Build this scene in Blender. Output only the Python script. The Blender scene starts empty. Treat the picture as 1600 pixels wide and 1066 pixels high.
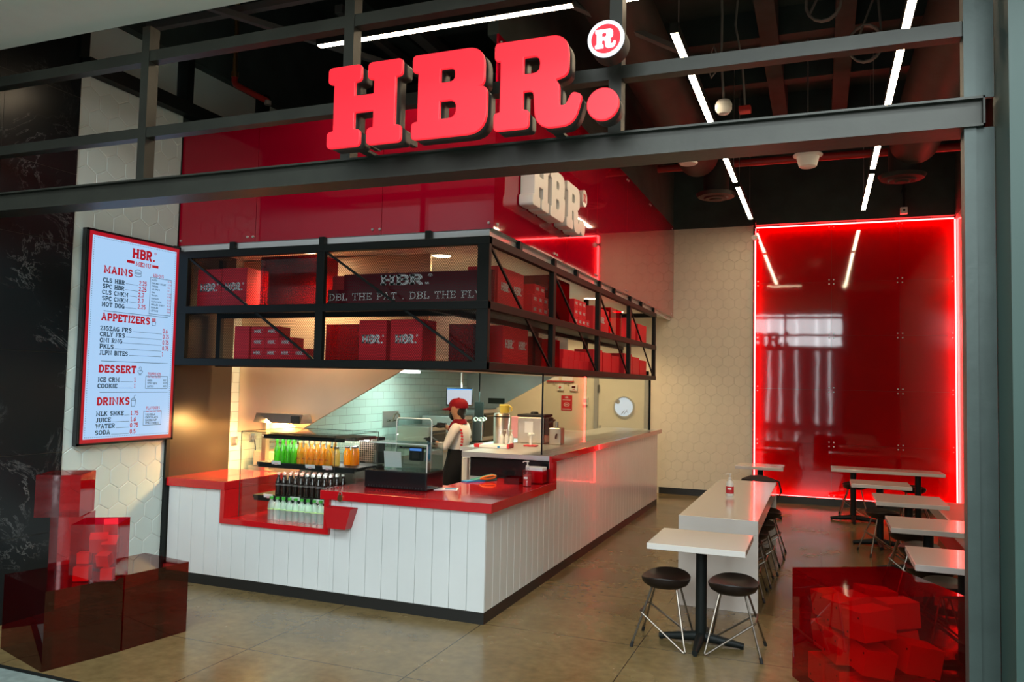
import bpy, bmesh, math, random
from mathutils import Vector, Matrix
random.seed(7)
SC = bpy.context.scene
COL = SC.collection
PI = math.pi

# ------------------------------------------------------------------ camera
cam_d = bpy.data.cameras.new('camera')
cam = bpy.data.objects.new('camera', cam_d)
COL.objects.link(cam)
cam_d.sensor_fit = 'HORIZONTAL'
cam_d.sensor_width = 36.0
cam_d.lens = 36.0 * 1227.32 / 1600.0
cam_d.clip_start = 0.05
cam_d.clip_end = 200
_y, _p, _r = 0.3748147, 0.05413553, 0.02177486
_f = Vector((-math.sin(_y) * math.cos(_p), math.cos(_y) * math.cos(_p), math.sin(_p)))
_rt = Vector((math.cos(_y), math.sin(_y), 0))
_up = _rt.cross(_f)
_r2 = _rt * math.cos(_r) + _up * math.sin(_r)
_u2 = _up * math.cos(_r) - _rt * math.sin(_r)
cam.matrix_world = Matrix(((_r2.x, _u2.x, -_f.x, 0.0), (_r2.y, _u2.y, -_f.y, 0.0),
                           (_r2.z, _u2.z, -_f.z, 1.85), (0, 0, 0, 1)))
SC.camera = cam

# ------------------------------------------------------------------ view + world
SC.view_settings.view_transform = 'Standard'
SC.view_settings.look = 'None'
SC.view_settings.gamma = 1.0
SC.view_settings.use_curve_mapping = False
SC.view_settings.exposure = 0.0
W = bpy.data.worlds.new('world')
SC.world = W
W.use_nodes = True
_bg = W.node_tree.nodes['Background']
_bg.inputs[0].default_value = (0.78, 0.92, 0.92, 1)
_bg.inputs[1].default_value = 0.42


def lamp(name, kind, loc, energy, color=(1, 1, 1), size=0.2, size_y=None, target=None, spot=None, blend=0.5):
    d = bpy.data.lights.new(name, kind)
    d.energy = energy
    d.color = color
    if kind == 'AREA':
        d.shape = 'RECTANGLE' if size_y else 'DISK'
        d.size = size
        if size_y:
            d.size_y = size_y
    elif kind in ('SPOT', 'POINT'):
        d.shadow_soft_size = size
        if spot:
            d.spot_size = spot
            d.spot_blend = blend
    o = bpy.data.objects.new(name, d)
    COL.objects.link(o)
    o.location = loc
    if target:
        o.rotation_euler = (Vector(target) - Vector(loc)).to_track_quat('-Z', 'Y').to_euler()
    return o


# ceiling lights of the mall hall the camera stands in
lamp('mall_light', 'AREA', (0.2, -6.6, 5.2), 640, (0.90, 0.97, 1.0), 7.0, 3.2, target=(-3.0, 5.6, 2.2))
lamp('mall_light', 'AREA', (-3.2, -0.6, 7.6), 430, (0.86, 0.97, 1.0), 5.0, 1.6, target=(-2.8, 5.6, 0.6))
lamp('mall_light', 'AREA', (2.2, -2.2, 7.6), 460, (0.86, 0.97, 1.0), 4.0, 1.6, target=(-1.0, 5.6, 0.4))


# ------------------------------------------------------------------ materials
def mat(name, color=(0.8, 0.8, 0.8), rough=0.5, metal=0.0, emis=None, strength=0.0, spec=0.5, coat=0.0,
        noise=0.0, nscale=6.0, bump=0.0, bscale=40.0, aniso=None):
    m = bpy.data.materials.new(name)
    m.use_nodes = True
    nt = m.node_tree
    b = nt.nodes['Principled BSDF']
    b.inputs['Base Color'].default_value = (*color, 1)
    b.inputs['Roughness'].default_value = rough
    b.inputs['Metallic'].default_value = metal
    b.inputs['Specular IOR Level'].default_value = spec
    b.inputs['Coat Weight'].default_value = coat
    b.inputs['Coat Roughness'].default_value = 0.03
    if emis:
        b.inputs['Emission Color'].default_value = (*emis, 1)
        b.inputs['Emission Strength'].default_value = strength
    if noise or bump:
        tc = nt.nodes.new('ShaderNodeTexCoord')
        if noise:
            n = nt.nodes.new('ShaderNodeTexNoise')
            n.inputs['Scale'].default_value = nscale
            n.inputs['Detail'].default_value = 5
            nt.links.new(tc.outputs['Object'], n.inputs['Vector'])
            r = nt.nodes.new('ShaderNodeMapRange')
            r.inputs['From Min'].default_value = 0.3
            r.inputs['From Max'].default_value = 0.7
            r.inputs['To Min'].default_value = 1 - noise
            r.inputs['To Max'].default_value = 1 + noise
            nt.links.new(n.outputs['Fac'], r.inputs['Value'])
            h = nt.nodes.new('ShaderNodeVectorMath')
            h.operation = 'SCALE'
            h.inputs[0].default_value = color
            nt.links.new(r.outputs['Result'], h.inputs['Scale'])
            nt.links.new(h.outputs['Vector'], b.inputs['Base Color'])
        if bump:
            n2 = nt.nodes.new('ShaderNodeTexNoise')
            n2.inputs['Scale'].default_value = bscale
            n2.inputs['Detail'].default_value = 3
            nt.links.new(tc.outputs['Object'], n2.inputs['Vector'])
            bp = nt.nodes.new('ShaderNodeBump')
            bp.inputs['Strength'].default_value = bump
            bp.inputs['Distance'].default_value = 0.01
            nt.links.new(n2.outputs['Fac'], bp.inputs['Height'])
            nt.links.new(bp.outputs['Normal'], b.inputs['Normal'])
    return m


def clear(name, tint=(1, 1, 1), refl=0.06, rough=0.02, body=None, body_fac=0.0, edge=0.5, glow=False):
    """thin clear or tinted sheet: tinted see-through + mirror-like sheen (+ some milky body)"""
    m = bpy.data.materials.new(name)
    m.use_nodes = True
    nt = m.node_tree
    nt.nodes.clear()
    out = nt.nodes.new('ShaderNodeOutputMaterial')
    tr = nt.nodes.new('ShaderNodeBsdfTransparent')
    tr.inputs[0].default_value = (*tint, 1)
    src = tr.outputs[0]
    if body:
        df = nt.nodes.new('ShaderNodeBsdfDiffuse')
        df.inputs[0].default_value = (*body, 1)
        mx = nt.nodes.new('ShaderNodeMixShader')
        mx.inputs[0].default_value = body_fac
        nt.links.new(src, mx.inputs[1])
        nt.links.new(df.outputs[0], mx.inputs[2])
        src = mx.outputs[0]
        if glow:                                    # liquids and thin plastic also let scattered light through
            tl = nt.nodes.new('ShaderNodeBsdfTranslucent')
            tl.inputs[0].default_value = (*body, 1)
            m3 = nt.nodes.new('ShaderNodeMixShader')
            m3.inputs[0].default_value = 0.5
            nt.links.new(df.outputs[0], m3.inputs[1])
            nt.links.new(tl.outputs[0], m3.inputs[2])
            nt.links.new(m3.outputs[0], mx.inputs[2])
    gl = nt.nodes.new('ShaderNodeBsdfGlossy')
    gl.inputs['Roughness'].default_value = rough
    # Schlick reflectance that treats both sides of the sheet alike
    ge = nt.nodes.new('ShaderNodeNewGeometry')
    dt = nt.nodes.new('ShaderNodeVectorMath')
    dt.operation = 'DOT_PRODUCT'
    nt.links.new(ge.outputs['Incoming'], dt.inputs[0])
    nt.links.new(ge.outputs['Normal'], dt.inputs[1])
    prev = dt.outputs['Value']
    for op, v in (('ABSOLUTE', None), ('SUBTRACT', 1.0), ('POWER', 5.0), ('MULTIPLY_ADD', edge)):
        nd = nt.nodes.new('ShaderNodeMath')
        nd.operation = op
        if op == 'SUBTRACT':
            nd.inputs[0].default_value = v
            nt.links.new(prev, nd.inputs[1])
        else:
            nt.links.new(prev, nd.inputs[0])
            if v is not None:
                nd.inputs[1].default_value = v
            if op == 'MULTIPLY_ADD':
                nd.inputs[2].default_value = refl
                nd.use_clamp = True
        prev = nd.outputs[0]
    mr = nd
    m2 = nt.nodes.new('ShaderNodeMixShader')
    nt.links.new(mr.outputs[0], m2.inputs[0])
    nt.links.new(src, m2.inputs[1])
    nt.links.new(gl.outputs[0], m2.inputs[2])
    nt.links.new(m2.outputs[0], out.inputs[0])
    return m


M = {}
M['white_panel'] = mat('white_panel', (0.66, 0.70, 0.69), 0.22, noise=0.03, nscale=2, coat=0.2)
M['black_kick'] = mat('black_kick', (0.012, 0.013, 0.012), 0.45)
M['red_top'] = mat('red_top', (0.50, 0.008, 0.012), 0.10, coat=0.5, noise=0.05, nscale=60)
M['red_board'] = mat('red_board', (0.46, 0.010, 0.014), 0.35)
M['sign_panel'] = mat('sign_panel', (0.13, 0.002, 0.010), 0.15)
M['warm_lit_steel'] = mat('warm_lit_steel', (0.74, 0.57, 0.40), 0.42, 0.6, noise=0.06, nscale=2)  # stainless with the warm kitchen light put into its base colour
M['cavity'] = mat('cavity', (0.16, 0.14, 0.14), 0.6)
M['red_box'] = mat('red_box', (0.74, 0.008, 0.022), 0.45)
M['print'] = mat('print', (0.85, 0.87, 0.88), 0.5)
M['steel_dark'] = mat('steel_dark', (0.032, 0.034, 0.026), 0.42, 0.25, noise=0.15, nscale=5, bump=0.08, bscale=30)
M['steel_green'] = mat('steel_green', (0.045, 0.065, 0.058), 0.42, 0.25, noise=0.15, nscale=5, bump=0.08, bscale=30)
M['pier'] = mat('pier', (0.030, 0.064, 0.053), 0.5, 0.0, noise=0.1, nscale=1.2)
M['black_metal'] = mat('black_metal', (0.008, 0.011, 0.010), 0.5, 0.0, spec=0.22)
M['black_soft'] = mat('black_soft', (0.010, 0.010, 0.011), 0.6)
M['black_gloss'] = mat('black_gloss', (0.012, 0.012, 0.013), 0.15)
M['ceiling_black'] = mat('ceiling_black', (0.034, 0.050, 0.045), 0.8, noise=0.25, nscale=3)
M['duct'] = mat('duct', (0.040, 0.036, 0.030), 0.6, 0.3, noise=0.2, nscale=4)
M['frost'] = mat('frost', (0.72, 0.86, 0.82), 0.4)
M['strut'] = mat('strut', (0.085, 0.085, 0.082), 0.6)
M['plaster'] = mat('plaster', (0.80, 0.80, 0.70), 0.8, noise=0.02)
M['cream'] = mat('cream', (0.72, 0.66, 0.52), 0.55, noise=0.03)
M['tile'] = mat('tile', (0.60, 0.71, 0.67), 0.30, noise=0.02)
M['grout'] = mat('grout', (0.60, 0.64, 0.60), 0.7)
M['grout_light'] = mat('grout_light', (0.63, 0.58, 0.46), 0.7)
M['white_gloss'] = mat('white_gloss', (0.68, 0.65, 0.60), 0.14, coat=0.4)
M['white_ceiling'] = mat('white_ceiling', (0.72, 0.68, 0.60), 0.7)
M['steel'] = mat('steel', (0.66, 0.60, 0.52), 0.36, 1.0, noise=0.08, nscale=3)
M['steel_soft'] = mat('steel_soft', (0.55, 0.56, 0.55), 0.38, 0.9, noise=0.1, nscale=2, bump=0.05, bscale=6)
M['chrome'] = mat('chrome', (0.27, 0.24, 0.20), 0.34, 1.0)
M['zinc'] = mat('zinc', (0.6, 0.6, 0.58), 0.35, 0.9)
M['seat'] = mat('seat', (0.014, 0.009, 0.007), 0.42, spec=0.3, noise=0.3, nscale=12)
M['rubber'] = mat('rubber', (0.008, 0.008, 0.008), 0.6)
M['sign_red'] = mat('sign_red', (0.30, 0.002, 0.010), 0.35, emis=(0.92, 0.022, 0.036), strength=1.0)
M['sign_white'] = mat('sign_white', (0.8, 0.8, 0.85), 0.3, emis=(0.82, 0.9, 1.0), strength=1.2)
M['sign_disc'] = mat('sign_disc', (0.6, 0.01, 0.02), 0.3, emis=(0.75, 0.012, 0.03), strength=1.0)
M['sign_side'] = mat('sign_side', (0.018, 0.020, 0.017), 0.45)
M['letter_white'] = mat('letter_white', (0.72, 0.70, 0.65), 0.3)
M['screen'] = mat('screen', (0.02, 0.02, 0.02), 0.3, emis=(0.43, 0.68, 1.0), strength=0.90)
M['screen_red'] = mat('screen_red', (0.05, 0.0, 0.0), 0.3, emis=(0.46, 0.008, 0.020), strength=0.85)
M['screen_dark'] = mat('screen_dark', (0.01, 0.03, 0.05), 0.3, emis=(0.01, 0.035, 0.06), strength=0.6)
M['led_warm'] = mat('led_warm', (0.9, 0.8, 0.6), 0.5, emis=(1.0, 0.78, 0.52), strength=44)
M['led_red'] = mat('led_red', (0.8, 0.1, 0.1), 0.5, emis=(1.0, 0.034, 0.034), strength=34)
M['led_white'] = mat('led_white', (0.9, 0.9, 0.9), 0.5, emis=(0.9, 1.0, 0.98), strength=9)
M['led_cool'] = mat('led_cool', (0.9, 0.9, 0.9), 0.5, emis=(0.92, 0.95, 1.0), strength=9)
M['led_case'] = mat('led_case', (0.9, 0.9, 0.9), 0.5, emis=(1.0, 0.98, 0.9), strength=38)
M['down'] = mat('down', (0.9, 0.9, 0.9), 0.5, emis=(1.0, 0.82, 0.55), strength=14)
M['heat'] = mat('heat', (0.9, 0.6, 0.3), 0.5, emis=(1.0, 0.55, 0.16), strength=40)
M['pipe_red'] = mat('pipe_red', (0.40, 0.022, 0.016), 0.4)
M['plastic_white'] = mat('plastic_white', (0.75, 0.75, 0.70), 0.4)
M['plastic_grey'] = mat('plastic_grey', (0.30, 0.30, 0.29), 0.5)
M['paper'] = mat('paper', (0.80, 0.82, 0.84), 0.7)
M['glass'] = clear('glass', (0.97, 0.99, 0.98), 0.05)
M['glass_dim'] = clear('glass_dim', (0.93, 0.97, 0.95), 0.07)
M['acrylic'] = clear('acrylic', (0.74, 0.010, 0.045), 0.06, body=(0.50, 0.003, 0.016), body_fac=0.05, edge=0.8)
M['acrylic_dark'] = clear('acrylic_dark', (0.44, 0.008, 0.016), 0.09, body=(0.35, 0.002, 0.010), body_fac=0.03, edge=0.8)
M['clear_plastic'] = clear('clear_plastic', (0.86, 0.90, 0.90), 0.08)
M['edge_plastic'] = mat('edge_plastic', (0.75, 0.85, 0.82), 0.2)
M['water'] = clear('water', (0.80, 0.90, 0.90), 0.10, body=(0.85, 0.92, 0.92), body_fac=0.30, glow=True)
M['green_glass'] = clear('green_glass', (0.10, 0.75, 0.06), 0.08, body=(0.28, 0.90, 0.05), body_fac=0.55, glow=True)
M['orange_drink'] = clear('orange_drink', (0.95, 0.55, 0.08), 0.07, body=(1.0, 0.62, 0.06), body_fac=0.70, glow=True)
M['pale_drink'] = clear('pale_drink', (0.98, 0.85, 0.3), 0.07, body=(0.98, 0.85, 0.30), body_fac=0.65, glow=True)
M['amber_drink'] = clear('amber_drink', (0.95, 0.5, 0.05), 0.07, body=(1.0, 0.50, 0.015), body_fac=0.75, glow=True)
M['cola'] = mat('cola', (0.016, 0.007, 0.005), 0.08, coat=0.6)
M['cap_green'] = mat('cap_green', (0.06, 0.42, 0.05), 0.4)
M['cap_pink'] = mat('cap_pink', (0.75, 0.38, 0.30), 0.4)
M['cap_white'] = mat('cap_white', (0.72, 0.72, 0.70), 0.4)
M['cap_black'] = mat('cap_black', (0.03, 0.025, 0.02), 0.4)
M['cap_orange'] = mat('cap_orange', (0.80, 0.45, 0.18), 0.4)
M['brass'] = mat('brass', (0.55, 0.42, 0.18), 0.3, 1.0)
M['skin'] = mat('skin', (0.42, 0.22, 0.13), 0.5)
M['shirt'] = mat('shirt', (0.66, 0.64, 0.61), 0.8)
M['apron'] = mat('apron', (0.008, 0.008, 0.009), 0.8, spec=0.15)
M['cap_red'] = mat('cap_red', (0.20, 0.002, 0.010), 0.7, spec=0.2)
M['hair'] = mat('hair', (0.010, 0.007, 0.006), 0.5)
M['glove'] = mat('glove', (0.010, 0.010, 0.011), 0.4)
M['blue'] = mat('blue', (0.02, 0.22, 0.50), 0.4)
M['orange'] = mat('orange', (0.75, 0.20, 0.02), 0.5)
M['teal'] = mat('teal', (0.03, 0.22, 0.20), 0.4)
M['yellow'] = mat('yellow', (0.75, 0.62, 0.10), 0.4)
M['beige'] = mat('beige', (0.50, 0.40, 0.28), 0.6)
M['dark_panel'] = mat('dark_panel', (0.035, 0.027, 0.018), 0.3)
M['bench_brown'] = mat('bench_brown', (0.28, 0.15, 0.12), 0.5)
M['cable'] = mat('cable', (0.20, 0.19, 0.17), 0.6)
M['card_red'] = mat('card_red', (0.55, 0.02, 0.03), 0.5)
M['mall_wall'] = mat('mall_wall', (0.16, 0.15, 0.16), 0.6)
M['sticker_pink'] = mat('sticker_pink', (0.75, 0.35, 0.40), 0.6)
M['monitor_glow'] = mat('monitor_glow', (0.02, 0.02, 0.02), 0.2, emis=(0.62, 0.66, 0.78), strength=0.75)
M['blue_lit'] = mat('blue_lit', (0.02, 0.05, 0.1), 0.2, emis=(0.10, 0.28, 0.85), strength=0.8)
M['port_glow'] = mat('port_glow', (0.3, 0.35, 0.4), 0.1, emis=(0.66, 0.80, 1.0), strength=0.85)


def gloss_red(name, color, rough, wob, wscale):
    m = mat(name, color, rough, coat=1.0, bump=wob, bscale=wscale)
    b = m.node_tree.nodes['Principled BSDF']
    b.inputs['Specular IOR Level'].default_value = 0.9
    for n in m.node_tree.nodes:
        if n.type == 'BUMP':
            m.node_tree.links.new(n.outputs['Normal'], b.inputs['Coat Normal'])
    return m


M['soffit_red'] = gloss_red('soffit_red', (0.37, 0.001, 0.017), 0.05, 0.02, 0.9)
M['soffit_red'].node_tree.nodes['Principled BSDF'].inputs['Specular IOR Level'].default_value = 0.15
M['soffit_red'].node_tree.nodes['Principled BSDF'].inputs['Coat Weight'].default_value = 0.75
M['wall_red'] = gloss_red('wall_red', (0.14, 0.0005, 0.004), 0.04, 0.11, 1.0)
_nt = M['wall_red'].node_tree                      # lets the light of the strips behind it through
_tl = _nt.nodes.new('ShaderNodeBsdfTranslucent')
_tl.inputs[0].default_value = (0.92, 0.0015, 0.012, 1)
_mx = _nt.nodes.new('ShaderNodeMixShader')
_mx.inputs[0].default_value = 0.5
_nt.links.new(_nt.nodes['Principled BSDF'].outputs[0], _mx.inputs[1])
_nt.links.new(_tl.outputs[0], _mx.inputs[2])
_nt.links.new(_mx.outputs[0], _nt.nodes['Material Output'].inputs[0])


def floor_mat(name, c1, c2, c3, rough, joints=True):
    m = mat(name, c1, rough)
    nt = m.node_tree
    b = nt.nodes['Principled BSDF']
    L = nt.links.new
    tc = nt.nodes.new('ShaderNodeTexCoord')
    n1 = nt.nodes.new('ShaderNodeTexNoise')
    n1.inputs['Scale'].default_value = 1.1
    n1.inputs['Detail'].default_value = 7
    n1.inputs['Roughness'].default_value = 0.56
    n1.inputs['Distortion'].default_value = 0.15
    L(tc.outputs['Object'], n1.inputs['Vector'])
    cr = nt.nodes.new('ShaderNodeValToRGB')
    e = cr.color_ramp.elements
    e[0].position, e[0].color = 0.24, (*c2, 1)
    e[1].position, e[1].color = 0.74, (*c1, 1)
    x = e.new(0.47)
    x.color = (*c3, 1)
    L(n1.outputs['Fac'], cr.inputs[0])
    n2 = nt.nodes.new('ShaderNodeTexNoise')
    n2.inputs['Scale'].default_value = 14
    n2.inputs['Detail'].default_value = 6
    L(tc.outputs['Object'], n2.inputs['Vector'])
    mr = nt.nodes.new('ShaderNodeMapRange')
    mr.inputs['From Min'].default_value = 0.3
    mr.inputs['From Max'].default_value = 0.7
    mr.inputs['To Min'].default_value = 0.82
    mr.inputs['To Max'].default_value = 1.15
    L(n2.outputs['Fac'], mr.inputs['Value'])
    sc = nt.nodes.new('ShaderNodeVectorMath')
    sc.operation = 'SCALE'
    L(cr.outputs[0], sc.inputs[0])
    L(mr.outputs[0], sc.inputs['Scale'])
    col = sc.outputs['Vector']
    if joints:
        sp = nt.nodes.new('ShaderNodeSeparateXYZ')
        L(tc.outputs['Object'], sp.inputs[0])
        fac = None
        for ax, off, per in ((0, 1.207, 1.215), (1, -5.66, 1.215)):
            a = nt.nodes.new('ShaderNodeMath')
            a.operation = 'ADD'
            a.inputs[1].default_value = off + per * 40.5
            L(sp.outputs[ax], a.inputs[0])
            w = nt.nodes.new('ShaderNodeMath')
            w.operation = 'MODULO'
            w.inputs[1].default_value = per
            L(a.outputs[0], w.inputs[0])
            s = nt.nodes.new('ShaderNodeMath')
            s.operation = 'SUBTRACT'
            s.inputs[1].default_value = per / 2
            L(w.outputs[0], s.inputs[0])
            ab = nt.nodes.new('ShaderNodeMath')
            ab.operation = 'ABSOLUTE'
            L(s.outputs[0], ab.inputs[0])
            lt = nt.nodes.new('ShaderNodeMath')
            lt.operation = 'LESS_THAN'
            lt.inputs[1].default_value = 0.0035
            L(ab.outputs[0], lt.inputs[0])
            if fac is None:
                fac = lt.outputs[0]
            else:
                mxx = nt.nodes.new('ShaderNodeMath')
                mxx.operation = 'MAXIMUM'
                L(fac, mxx.inputs[0])
                L(lt.outputs[0], mxx.inputs[1])
                fac = mxx.outputs[0]
        mx = nt.nodes.new('ShaderNodeMix')
        mx.data_type = 'RGBA'
        mx.inputs[7].default_value = (0.03, 0.022, 0.014, 1)
        L(fac, mx.inputs[0])
        L(col, mx.inputs[6])
        col = mx.outputs[2]
    L(col, b.inputs['Base Color'])
    r2 = nt.nodes.new('ShaderNodeMapRange')
    r2.inputs['From Min'].default_value = 0.3
    r2.inputs['From Max'].default_value = 0.7
    r2.inputs['To Min'].default_value = rough - 0.07
    r2.inputs['To Max'].default_value = rough + 0.12
    L(n1.outputs['Fac'], r2.inputs['Value'])
    L(r2.outputs[0], b.inputs['Roughness'])
    return m


M['floor'] = floor_mat('floor', (0.225, 0.165, 0.076), (0.090, 0.060, 0.023), (0.160, 0.115, 0.048), 0.21)
M['mall_floor'] = floor_mat('mall_floor', (0.27, 0.34, 0.31), (0.20, 0.26, 0.24), (0.23, 0.29, 0.27), 0.15, False)


def marble_mat():
    m = mat('marble', (0.008, 0.010, 0.011), 0.20, spec=0.3)
    nt = m.node_tree
    L = nt.links.new
    b = nt.nodes['Principled BSDF']
    tc = nt.nodes.new('ShaderNodeTexCoord')
    n0 = nt.nodes.new('ShaderNodeTexNoise')
    n0.inputs['Scale'].default_value = 1.6
    n0.inputs['Detail'].default_value = 9
    n0.inputs['Roughness'].default_value = 0.68
    n0.inputs['Distortion'].default_value = 1.4
    L(tc.outputs['Object'], n0.inputs['Vector'])
    s = nt.nodes.new('ShaderNodeMath')
    s.operation = 'SUBTRACT'
    s.inputs[1].default_value = 0.5
    L(n0.outputs['Fac'], s.inputs[0])
    a = nt.nodes.new('ShaderNodeMath')
    a.operation = 'ABSOLUTE'
    L(s.outputs[0], a.inputs[0])
    r = nt.nodes.new('ShaderNodeMapRange')
    r.inputs['From Min'].default_value = 0.0
    r.inputs['From Max'].default_value = 0.012
    r.inputs['To Min'].default_value = 1
    r.inputs['To Max'].default_value = 0
    L(a.outputs[0], r.inputs['Value'])
    n1 = nt.nodes.new('ShaderNodeTexNoise')
    n1.inputs['Scale'].default_value = 2.3
    L(tc.outputs['Object'], n1.inputs['Vector'])
    r1 = nt.nodes.new('ShaderNodeMapRange')
    r1.inputs['From Min'].default_value = 0.5
    r1.inputs['From Max'].default_value = 0.72
    L(n1.outputs['Fac'], r1.inputs['Value'])
    mu = nt.nodes.new('ShaderNodeMath')
    mu.operation = 'MULTIPLY'
    L(r.outputs[0], mu.inputs[0])
    L(r1.outputs[0], mu.inputs[1])
    mx = nt.nodes.new('ShaderNodeMix')
    mx.data_type = 'RGBA'
    mx.inputs[6].default_value = (0.008, 0.011, 0.012, 1)
    mx.inputs[7].default_value = (0.16, 0.17, 0.17, 1)
    L(mu.outputs[0], mx.inputs[0])
    L(mx.outputs[2], b.inputs['Base Color'])
    return m


M['marble'] = marble_mat()


def subway_mat(name, c1, c2, mortar, wx='Y'):
    m = mat(name, c1, 0.15)
    nt = m.node_tree
    L = nt.links.new
    b = nt.nodes['Principled BSDF']
    tc = nt.nodes.new('ShaderNodeTexCoord')
    sp = nt.nodes.new('ShaderNodeSeparateXYZ')
    L(tc.outputs['Object'], sp.inputs[0])
    cb = nt.nodes.new('ShaderNodeCombineXYZ')
    L(sp.outputs[wx], cb.inputs['X'])
    L(sp.outputs['Z'], cb.inputs['Y'])
    br = nt.nodes.new('ShaderNodeTexBrick')
    br.inputs['Scale'].default_value = 1.0
    br.inputs['Brick Width'].default_value = 0.30
    br.inputs['Row Height'].default_value = 0.10
    br.inputs['Mortar Size'].default_value = 0.003
    br.inputs['Color1'].default_value = (*c1, 1)
    br.inputs['Color2'].default_value = (*c2, 1)
    br.inputs['Mortar'].default_value = (*mortar, 1)
    L(cb.outputs[0], br.inputs['Vector'])
    L(br.outputs['Color'], b.inputs['Base Color'])
    bp = nt.nodes.new('ShaderNodeBump')
    bp.inputs['Strength'].default_value = 0.4
    bp.inputs['Distance'].default_value = 0.004
    bp.invert = True
    L(br.outputs['Fac'], bp.inputs['Height'])
    L(bp.outputs[0], b.inputs['Normal'])
    return m


M['subway'] = subway_mat('subway', (0.56, 0.66, 0.61), (0.50, 0.60, 0.55), (0.34, 0.36, 0.33))


# ------------------------------------------------------------------ mesh builder
class MB:
    def __init__(self):
        self.v, self.f, self.mi = [], [], []
        self.mats = []

    def _add(self, vs, fs, k=0):
        o = len(self.v)
        self.v += [tuple(p) for p in vs]
        self.f += [tuple(i + o for i in q) for q in fs]
        self.mi += [k] * len(fs)
        return self

    def box(self, x0, x1, y0, y1, z0, z1, k=0):
        if x0 > x1: x0, x1 = x1, x0
        if y0 > y1: y0, y1 = y1, y0
        if z0 > z1: z0, z1 = z1, z0
        vs = [(x, y, z) for z in (z0, z1) for y in (y0, y1) for x in (x0, x1)]
        return self._add(vs, [(0, 2, 3, 1), (4, 5, 7, 6), (0, 1, 5, 4), (2, 6, 7, 3), (0, 4, 6, 2), (1, 3, 7, 5)], k)

    def rbox(self, c, s, rot=(0, 0, 0), k=0):
        R = Matrix.Rotation(rot[2], 3, 'Z') @ Matrix.Rotation(rot[1], 3, 'Y') @ Matrix.Rotation(rot[0], 3, 'X')
        vs = []
        for z in (-.5, .5):
            for y in (-.5, .5):
                for x in (-.5, .5):
                    vs.append(Vector(c) + R @ Vector((x * s[0], y * s[1], z * s[2])))
        return self._add(vs, [(0, 2, 3, 1), (4, 5, 7, 6), (0, 1, 5, 4), (2, 6, 7, 3), (0, 4, 6, 2), (1, 3, 7, 5)], k)

    def bar(self, a, b, w, h=None, k=0):
        """square bar from a to b"""
        a, b = Vector(a), Vector(b)
        h = h or w
        d = (b - a).normalized()
        u = d.cross(Vector((0, 0, 1)))
        if u.length < 1e-4:
            u = Vector((1, 0, 0))
        u.normalize()
        n = u.cross(d)
        vs = []
        for p in (a, b):
            for s, t in ((-1, -1), (1, -1), (1, 1), (-1, 1)):
                vs.append(p + u * s * w / 2 + n * t * h / 2)
        return self._add(vs, [(3, 2, 1, 0), (4, 5, 6, 7), (0, 1, 5, 4), (1, 2, 6, 5), (2, 3, 7, 6), (3, 0, 4, 7)], k)

    def tube(self, pts, r, n=8, k=0, closed=False, caps=True):
        pts = [Vector(p) for p in pts]
        rs = r if isinstance(r, (list, tuple)) else [r] * len(pts)
        N = len(pts)
        prev = None
        vs = []
        for i, p in enumerate(pts):
            if closed:
                t = (pts[(i + 1) % N] - pts[i - 1])
            else:
                t = pts[min(i + 1, N - 1)] - pts[max(i - 1, 0)]
            t.normalize()
            if prev is None:
                u = t.cross(Vector((0, 0, 1)))
                if u.length < 1e-3:
                    u = t.cross(Vector((1, 0, 0)))
            else:
                u = prev - t * prev.dot(t)
            u.normalize()
            prev = u
            w = t.cross(u)
            for j in range(n):
                a = 2 * PI * j / n
                vs.append(p + (u * math.cos(a) + w * math.sin(a)) * rs[i])
        fs = []
        for i in range(N if closed else N - 1):
            i2 = (i + 1) % N
            for j in range(n):
                j2 = (j + 1) % n
                fs.append((i * n + j, i * n + j2, i2 * n + j2, i2 * n + j))
        if caps and not closed:
            fs.append(tuple(range(n))[::-1])
            fs.append(tuple(range((N - 1) * n, N * n)))
        return self._add(vs, fs, k)

    def lathe(self, prof, c=(0, 0, 0), n=16, k=0, axis='Z', sx=1.0, sy=1.0):
        """prof: list of (radius, height)"""
        vs, fs = [], []
        for r, h in prof:
            for j in range(n):
                a = 2 * PI * j / n
                x, y = r * math.cos(a) * sx, r * math.sin(a) * sy
                if axis == 'Z':
                    q = (c[0] + x, c[1] + y, c[2] + h)
                elif axis == 'Y':
                    q = (c[0] + x, c[1] + h, c[2] - y)
                else:
                    q = (c[0] + h, c[1] + x, c[2] + y)
                vs.append(q)
        for i in range(len(prof) - 1):
            for j in range(n):
                j2 = (j + 1) % n
                fs.append((i * n + j, i * n + j2, (i + 1) * n + j2, (i + 1) * n + j))
        if prof[0][0] > 1e-6:
            fs.append(tuple(range(n))[::-1])
        if prof[-1][0] > 1e-6:
            fs.append(tuple(range((len(prof) - 1) * n, len(prof) * n)))
        return self._add(vs, fs, k)

    def prism(self, poly, d0, d1, plane='XZ', k=0):
        """polygon (list of 2-d points) pushed from depth d0 to d1 on the remaining axis"""
        def P(q, d):
            if plane == 'XZ':
                return (q[0], d, q[1])
            if plane == 'XY':
                return (q[0], q[1], d)
            return (d, q[0], q[1])
        n = len(poly)
        vs = [P(q, d0) for q in poly] + [P(q, d1) for q in poly]
        fs = [tuple(range(n)), tuple(range(2 * n - 1, n - 1, -1))]
        for i in range(n):
            j = (i + 1) % n
            fs.append((i, i + n, j + n, j))
        return self._add(vs, fs, k)

    def quad(self, a, b, c, d, k=0):
        return self._add([a, b, c, d], [(0, 1, 2, 3)], k)

    def merge(self, other, mtx=None, k=0):
        vs = [mtx @ Vector(p) for p in other.v] if mtx else other.v
        return self._add(vs, other.f, k)

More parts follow.
